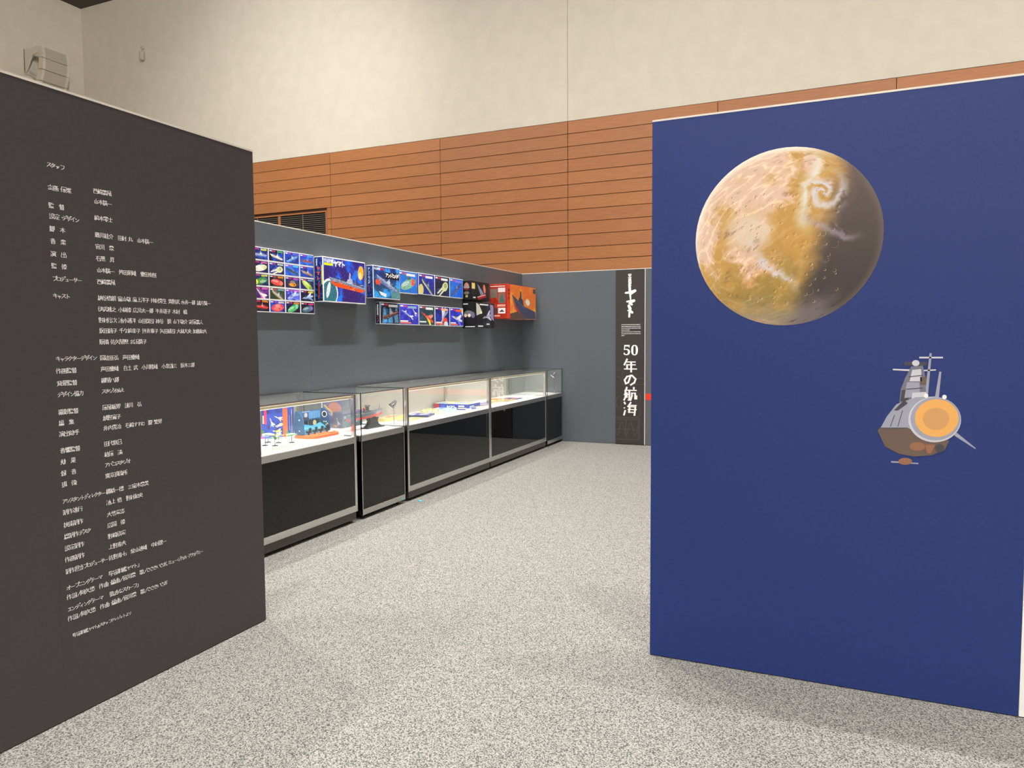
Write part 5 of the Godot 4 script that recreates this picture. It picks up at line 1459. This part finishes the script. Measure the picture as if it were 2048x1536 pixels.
	for k in 4:
		var z := 0.105 - k * 0.075
		var seat := new_st()
		tube(seat, Vector3(-0.012, 0.024, z), Vector3(-0.012, 0.040, z), 0.006)
		box(seat, Vector3(-0.028, 0.040, z - 0.014), Vector3(0.004, 0.046, z + 0.014), 0.002)
		box(seat, Vector3(0.0, 0.044, z - 0.014), Vector3(0.006, 0.082, z + 0.014), 0.002)
		box(seat, Vector3(-0.024, 0.046, z - 0.018), Vector3(0.002, 0.056, z - 0.014))
		box(seat, Vector3(-0.024, 0.046, z + 0.014), Vector3(0.002, 0.056, z + 0.018))
		part("chair", seat, M.foot, ck)
	st = new_st()
	tube(st, Vector3(-0.075, 0.162, -0.1745), Vector3(-0.075, 0.162, -0.172), 0.026, -1.0, 20)
	part("dial", st, M.white, ck)
	st = new_st()
	tube(st, Vector3(-0.072, 0.162, -0.172), Vector3(-0.072, 0.162, -0.1705), 0.019, -1.0, 20)
	part("dial", st, M.foot, ck)
	for q in [[-0.08, 0.10], [-0.06, 0.10], [-0.045, 0.085], [-0.06, 0.075]]:
		st = new_st()
		tube(st, Vector3(q[0], q[1], -0.1745), Vector3(q[0], q[1], -0.172), 0.006, -1.0, 10)
		part("button", st, mat(Color(0.85, 0.85, 0.62), 0.4), ck)
	bpart("figure_part", Vector3(0.02, 0.024, -0.13), Vector3(0.045, 0.036, -0.10), M.white, ck, 0.004)
	bpart("figure_part", Vector3(0.05, 0.020, -0.11), Vector3(0.062, 0.030, -0.085), mat(Color(0.80, 0.30, 0.16), 0.4), ck, 0.003)
	# second showcase: kit carton, picture board, ship model
	var pb := thing("kit_carton", "purple and dark green carton standing behind the ship model", "box", Vector3(-4.09, DECK, -5.53))
	bpart("carton", Vector3(-4.145, DECK, -5.685), Vector3(-4.035, DECK + 0.145, -5.385), mat(Color(0.20, 0.30, 0.36), 0.4), pb, 0.002)
	im = sky_print(60, 76, Color(0.22, 0.12, 0.48), Color(0.16, 0.12, 0.36), Color(0.14, 0.30, 0.42), 210, 4)
	ink_craft(im, "fighter", Vector2(30, 44), 24, 1.3, Color(0.72, 0.72, 0.80), Color(0.62, 0.42, 0.50), 7)
	ink_rect(im, 4, 62, 22, 10, Color(0.85, 0.55, 0.35))
	print_face("side_print", Vector3(-4.144, DECK + 0.144, -5.3845), Vector3(-4.036, DECK + 0.144, -5.3845), Vector3(-4.144, DECK + 0.001, -5.3845), print_mat(im), pb)
	im = sky_print(120, 60, Color(0.12, 0.26, 0.32), Color(0.10, 0.22, 0.30), Color(0.20, 0.42, 0.46), 211, 0)
	ink_rect(im, 0, 0, 120, 6, Color(0.52, 0.30, 0.62))
	for k in 5:
		ink_rect(im, 8 + k * 22, 16 + (k % 2) * 18, 14, 9, [Color(0.62, 0.75, 0.78), Color(0.66, 0.30, 0.30), Color(0.30, 0.62, 0.70), Color(0.78, 0.80, 0.78), Color(0.20, 0.30, 0.55)][k])
	print_face("front_print", Vector3(-4.0345, DECK + 0.144, -5.386), Vector3(-4.0345, DECK + 0.144, -5.684), Vector3(-4.0345, DECK + 0.001, -5.386), print_mat(im), pb)
	var pc := thing("picture_board", "colourful orange and purple picture board leaning behind the carton", "board", Vector3(-4.165, DECK, -5.42))
	im = sky_print(90, 80, Color(0.20, 0.14, 0.52), Color(0.30, 0.14, 0.46), Color(0.30, 0.30, 0.72), 212, 6)
	ink_oval(im, Vector2(56, 22), Vector2(30, 16), 0.3, Color(0.90, 0.42, 0.26))
	ink_line(im, Vector2(8, 10), Vector2(80, 66), 6, Color(0.93, 0.76, 0.28))
	ink_craft(im, "fighter", Vector2(36, 40), 24, 0.4, Color(0.90, 0.90, 0.92), Color(0.80, 0.40, 0.30), 9)
	bpart("board", Vector3(-4.172, DECK, -5.56), Vector3(-4.160, DECK + 0.25, -5.26), M.card, pc, 0.001)
	print_face("print", Vector3(-4.1595, DECK + 0.248, -5.262), Vector3(-4.1595, DECK + 0.248, -5.558), Vector3(-4.1595, DECK + 0.002, -5.262), print_mat(im), pc)
	ship_model(Vector3(-3.82, DECK, -5.485))
	snake_lamp(Vector3(-3.665, DECK, -5.655), "chrome spotlight on a thin rod beside the ship model", 0.20)
	snake_lamp(Vector3(-3.68, DECK, -9.93), "chrome spotlight on a thin rod over the white sheets", 0.26)
	# third showcase
	lying("game_carton", "flat yellow and cream carton at the back of the long showcase", "box", Vector3(-4.02, DECK, -6.12), 0.0, Vector3(0.14, 0.034, 0.36), Color(0.88, 0.76, 0.40), page_art(Color(0.92, 0.86, 0.62), Color(0.90, 0.60, 0.25), Color(0.75, 0.25, 0.18), 220))
	lying("booklet", "thin tan booklet lying below the navy magazine", "booklet", Vector3(-3.82, DECK, -6.22), 0.05, Vector3(0.17, 0.008, 0.30), Color(0.80, 0.74, 0.60), page_art(Color(0.86, 0.80, 0.64), Color(0.78, 0.66, 0.40), Color(0.62, 0.52, 0.36), 221))
	lying("magazine", "navy blue magazine with a pale cover picture", "magazine", Vector3(-3.90, DECK, -6.54), 0.25, Vector3(0.22, 0.020, 0.25), Color(0.06, 0.08, 0.20), page_art(Color(0.24, 0.28, 0.68), Color(0.12, 0.14, 0.40), Color(0.80, 0.80, 0.78), 222))
	var pile := thing("crumpled_wrapper", "crumpled yellow and white printed wrapper beside the navy magazine", "wrapper", Vector3(-3.93, DECK, -6.80))
	st = new_st()
	var n := FastNoiseLite.new()
	n.seed = 8
	n.frequency = 14.0
	im = Image.create(64, 64, false, Image.FORMAT_RGB8)
	for yy in 64:
		for xx in 64:
			var v := n.get_noise_2d(xx * 0.02, yy * 0.006)
			im.set_pixel(xx, yy, Color(0.95, 0.94, 0.86) if v > 0.05 else (Color(0.86, 0.72, 0.25) if v > -0.25 else Color(0.46, 0.38, 0.22)))
	for ix in 18:
		for iz in 16:
			var c := []
			for k in [[0, 0], [1, 0], [1, 1], [0, 1]]:
				var a: float = (ix + k[0]) / 18.0
				var b: float = (iz + k[1]) / 16.0
				var hh := sin(PI * a) * sin(PI * b)
				c.append([Vector3(-4.10 + a * 0.34, DECK + 0.001 + pow(maxf(hh, 0.0), 0.7) * (0.05 + 0.03 * n.get_noise_2d(a * 0.5, b * 0.5)), -6.90 + b * 0.20), Vector2(a, b)])
			tri(st, c[0][0], c[1][0], c[2][0], Vector3.UP, c[0][1], c[1][1], c[2][1])
			tri(st, c[0][0], c[2][0], c[3][0], Vector3.UP, c[0][1], c[2][1], c[3][1])
	part("wrapper", st, print_mat(im, 0.5), pile)
	lying("pale_carton", "low light blue carton near the price cards", "box", Vector3(-3.87, DECK, -6.99), 0.1, Vector3(0.22, 0.042, 0.16), Color(0.62, 0.78, 0.78), page_art(Color(0.30, 0.45, 0.72), Color(0.50, 0.66, 0.85), Color(0.85, 0.88, 0.90), 223))
	var bb := lying("board_game", "wide blue board game box with a red end and bright top", "box", Vector3(-3.93, DECK + 0.0, -7.39), 0.0, Vector3(0.44, 0.066, 0.30), Color(0.14, 0.24, 0.60), page_art(Color(0.92, 0.90, 0.80), Color(0.93, 0.80, 0.30), Color(0.35, 0.60, 0.85), 224))
	im = Image.create(128, 20, false, Image.FORMAT_RGB8)
	im.fill(Color(0.12, 0.22, 0.60))
	ink_rect(im, 0, 0, 20, 20, Color(0.66, 0.14, 0.12))
	ink_rect(im, 26, 5, 16, 10, Color(0.25, 0.36, 0.80))
	ink_text(im, "ヤマト", Vector2(46, 3), 15, Color(0.93, 0.95, 0.98), 0.16)
	ink_rect(im, 90, 12, 32, 4, Color(0.88, 0.82, 0.50))
	ink_rect(im, 92, 4, 22, 5, Color(0.93, 0.95, 0.98))
	print_face("side_print", Vector3(-0.218, 0.064, 0.1505), Vector3(0.218, 0.064, 0.1505), Vector3(-0.218, 0.001, 0.1505), print_mat(im), bb)
	im = Image.create(80, 20, false, Image.FORMAT_RGB8)
	im.fill(Color(0.12, 0.22, 0.60))
	ink_text(im, "ヤマト", Vector2(8, 3), 14, Color(0.93, 0.95, 0.98), 0.16)
	ink_rect(im, 46, 12, 28, 4, Color(0.88, 0.82, 0.50))
	print_face("side_print", Vector3(0.2205, 0.064, 0.148), Vector3(0.2205, 0.064, -0.148), Vector3(0.2205, 0.001, 0.148), print_mat(im), bb)
	for k in 5:
		var cz: float = [-6.44, -6.59, -6.86, -7.16, -7.42][k]
		var cd := thing("caption_card", "small folded white caption card on the long showcase deck", "card", Vector3(-3.66, DECK, cz), "caption cards along the front of the long showcase")
		st = new_st()
		var cw: float = [0.05, 0.045, 0.10, 0.12, 0.10][k]
		prism(st, PackedVector2Array([Vector2(-0.022, 0), Vector2(0.018, 0), Vector2(-0.004, 0.030)]), Vector3(-3.66, DECK, cz - cw / 2), Vector3.RIGHT, Vector3.UP, Vector3(0, 0, cw))
		part("card", st, M.card, cd)
	# fourth showcase
	lying("notebook", "brown edged notebook at the near end of the far showcase", "booklet", Vector3(-3.87, DECK, -7.86), 0.1, Vector3(0.20, 0.018, 0.26), Color(0.52, 0.42, 0.30), page_art(Color(0.62, 0.50, 0.78), Color(0.80, 0.76, 0.85), Color(0.30, 0.26, 0.55), 230))
	lying("paperback", "pink paperback lying at the back of the far showcase", "book", Vector3(-4.06, DECK, -7.80), -0.1, Vector3(0.14, 0.024, 0.20), Color(0.75, 0.22, 0.24), page_art(Color(0.88, 0.50, 0.50), Color(0.92, 0.66, 0.62), Color(0.60, 0.12, 0.16), 231))
	lying("comic_book", "yellow and grey picture booklet in the far showcase", "booklet", Vector3(-3.85, DECK, -8.18), 0.15, Vector3(0.20, 0.012, 0.26), Color(0.80, 0.76, 0.62), page_art(Color(0.70, 0.70, 0.60), Color(0.88, 0.85, 0.40), Color(0.55, 0.36, 0.20), 232))
	lying("comic_book", "orange edged picture booklet in the far showcase", "booklet", Vector3(-3.83, DECK, -8.50), 0.0, Vector3(0.19, 0.012, 0.27), Color(0.72, 0.50, 0.30), page_art(Color(0.82, 0.74, 0.55), Color(0.90, 0.86, 0.55), Color(0.45, 0.30, 0.22), 233))
	lying("leaflet", "bright orange leaflet at the back of the far showcase", "leaflet", Vector3(-4.04, DECK, -8.62), 0.2, Vector3(0.18, 0.006, 0.24), Color(0.92, 0.80, 0.40), page_art(Color(0.95, 0.82, 0.35), Color(0.93, 0.62, 0.30), Color(0.88, 0.45, 0.20), 234))
	lying("leaflet", "dark blue leaflet with a pink picture beside the white sheets", "leaflet", Vector3(-3.86, DECK, -8.83), 0.1, Vector3(0.22, 0.006, 0.22), Color(0.16, 0.16, 0.36), page_art(Color(0.14, 0.16, 0.42), Color(0.30, 0.24, 0.50), Color(0.90, 0.60, 0.66), 235))
	lying("paper_sheets", "stack of large white sheets at the far showcase's end", "paper", Vector3(-3.88, DECK, -9.14), 0.12, Vector3(0.34, 0.010, 0.32), Color(0.94, 0.94, 0.93), null)
	lying("paper_sheets", "white drawing sheets inside the small corner showcase", "paper", Vector3(-3.86, DECK, -9.68), 0.0, Vector3(0.34, 0.012, 0.34), Color(0.94, 0.94, 0.93), null)
	var scrap := thing("tape_scrap", "tiny cyan scrap of tape on the carpet by the showcases", "scrap", Vector3(-3.5, 0.001, -5.83))
	bpart("strip", Vector3(-3.515, 0.0005, -5.85), Vector3(-3.485, 0.004, -5.81), mat(Color(0.25, 0.72, 0.82), 0.4), scrap)

func ship_model(at: Vector3) -> void:
	var t := thing("ship_model", "grey ship model with a red hull on a black stand", "model ship", at)
	t.rotation.y = -0.10
	t.scale = Vector3.ONE * 1.12
	O = Vector3.ZERO
	# stand
	var st := new_st()
	box(st, Vector3(-0.04, 0, -0.15), Vector3(0.04, 0.008, 0.06), 0.003)
	part("stand_base", st, M.foot, t)
	for x in [-0.020, 0.012]:
		st = new_st()
		prism(st, PackedVector2Array([Vector2(0.14, 0.008), Vector2(0.10, 0.030), Vector2(0.085, 0.055), Vector2(0.10, 0.085), Vector2(0.07, 0.085), Vector2(0.055, 0.066), Vector2(0.03, 0.066), Vector2(0.015, 0.085), Vector2(-0.015, 0.085), Vector2(0.0, 0.055), Vector2(-0.015, 0.030), Vector2(-0.05, 0.008)]), Vector3(x, 0, 0), Vector3(0, 0, -1), Vector3.UP, Vector3(0.008, 0, 0))
		part("stand_arm", st, M.foot, t)
	# hull: sections from stern (+z) to bow (-z), bow a little raised
	var red := mat(Color(0.74, 0.18, 0.13), 0.35)
	var grey := mat(Color(0.38, 0.41, 0.43), 0.4)
	var secs := []
	for k in 13:
		var f := k / 12.0
		var w := 0.040 * pow(sin(PI * (0.16 + 0.84 * f)), 0.55) * (1.0 - 0.25 * f)
		if k == 12:
			w = 0.002
		secs.append([0.24 - f * 0.40, w, 0.078 + 0.022 * f * f, 0.100 + 0.024 * f * f, 0.124 + 0.026 * f * f])
	for layer in [[2, 3, red], [3, 4, grey]]:
		st = new_st()
		for k in 12:
			var a: Array = secs[k]
			var b: Array = secs[k + 1]
			for s in [-1.0, 1.0]:
				var la: float = 0.45 if layer[0] == 2 else 1.0
				quad(st, Vector3(s * a[1] * la, a[layer[0]], a[0]), Vector3(s * b[1] * la, b[layer[0]], b[0]), Vector3(s * b[1], b[layer[1]], b[0]), Vector3(s * a[1], a[layer[1]], a[0]), Vector3(s, -0.2, 0))
			var top := Vector3(0, 1, 0) if layer[0] == 3 else Vector3(0, -1, 0)
			var lv: int = 4 if layer[0] == 3 else 2
			var lw: float = 1.0 if layer[0] == 3 else 0.45
			quad(st, Vector3(-a[1] * lw, a[lv], a[0]), Vector3(a[1] * lw, a[lv], a[0]), Vector3(b[1] * lw, b[lv], b[0]), Vector3(-b[1] * lw, b[lv], b[0]), top)
		var q: Array = secs[0]
		quad(st, Vector3(-q[1], q[layer[0]], q[0]), Vector3(q[1], q[layer[0]], q[0]), Vector3(q[1], q[layer[1]], q[0]), Vector3(-q[1], q[layer[1]], q[0]), Vector3.BACK)
		part("hull", st, layer[2], t)
	for z in [-0.03, -0.075, 0.12]:
		st = new_st()
		tube(st, Vector3(0, 0.128, z), Vector3(0, 0.141, z), 0.014, 0.011, 12)
		for s in [-0.005, 0.005]:
			tube(st, Vector3(s, 0.136, z), Vector3(s, 0.139, z + (-0.04 if z < 0.1 else 0.04)), 0.0016)
		part("turret", st, grey, t)
	st = new_st()
	box(st, Vector3(-0.016, 0.126, 0.0), Vector3(0.016, 0.148, 0.06), 0.003)
	box(st, Vector3(-0.010, 0.146, 0.006), Vector3(0.010, 0.176, 0.032), 0.003)
	box(st, Vector3(-0.016, 0.174, 0.004), Vector3(0.016, 0.184, 0.030), 0.002)
	tube(st, Vector3(-0.03, 0.188, 0.016), Vector3(0.03, 0.188, 0.016), 0.002)
	part("bridge_tower", st, grey, t)
	st = new_st()
	tube(st, Vector3(0, 0.145, 0.05), Vector3(0, 0.168, 0.062), 0.009, 0.008)
	part("funnel", st, red, t)
	st = new_st()
	tube(st, Vector3(0, 0.148, -0.13), Vector3(0, 0.185, -0.136), 0.0014)
	part("bow_mast", st, M.foot, t)

func _ready() -> void:
	make_view()
	make_materials()
	make_downlights()
	make_hall()
	make_speaker()
	make_credit_wall()
	make_blue_wall()
	make_grey_walls()
	make_kit_boxes()
	make_case(-3.17, -4.97, true, "long glass showcase holding the blue toy cockpit")
	make_case(-5.04, -5.71, false, "short frameless showcase holding the ship model")
	make_case(-5.765, -7.56, true, "long glass showcase holding the board game and caption cards")
	make_case(-7.561, -9.37, true, "long glass showcase holding booklets, leaflets and white sheets")
	make_case(-9.41, -10.03, false, "short frameless showcase in the corner with white drawing sheets")
	make_case_contents()
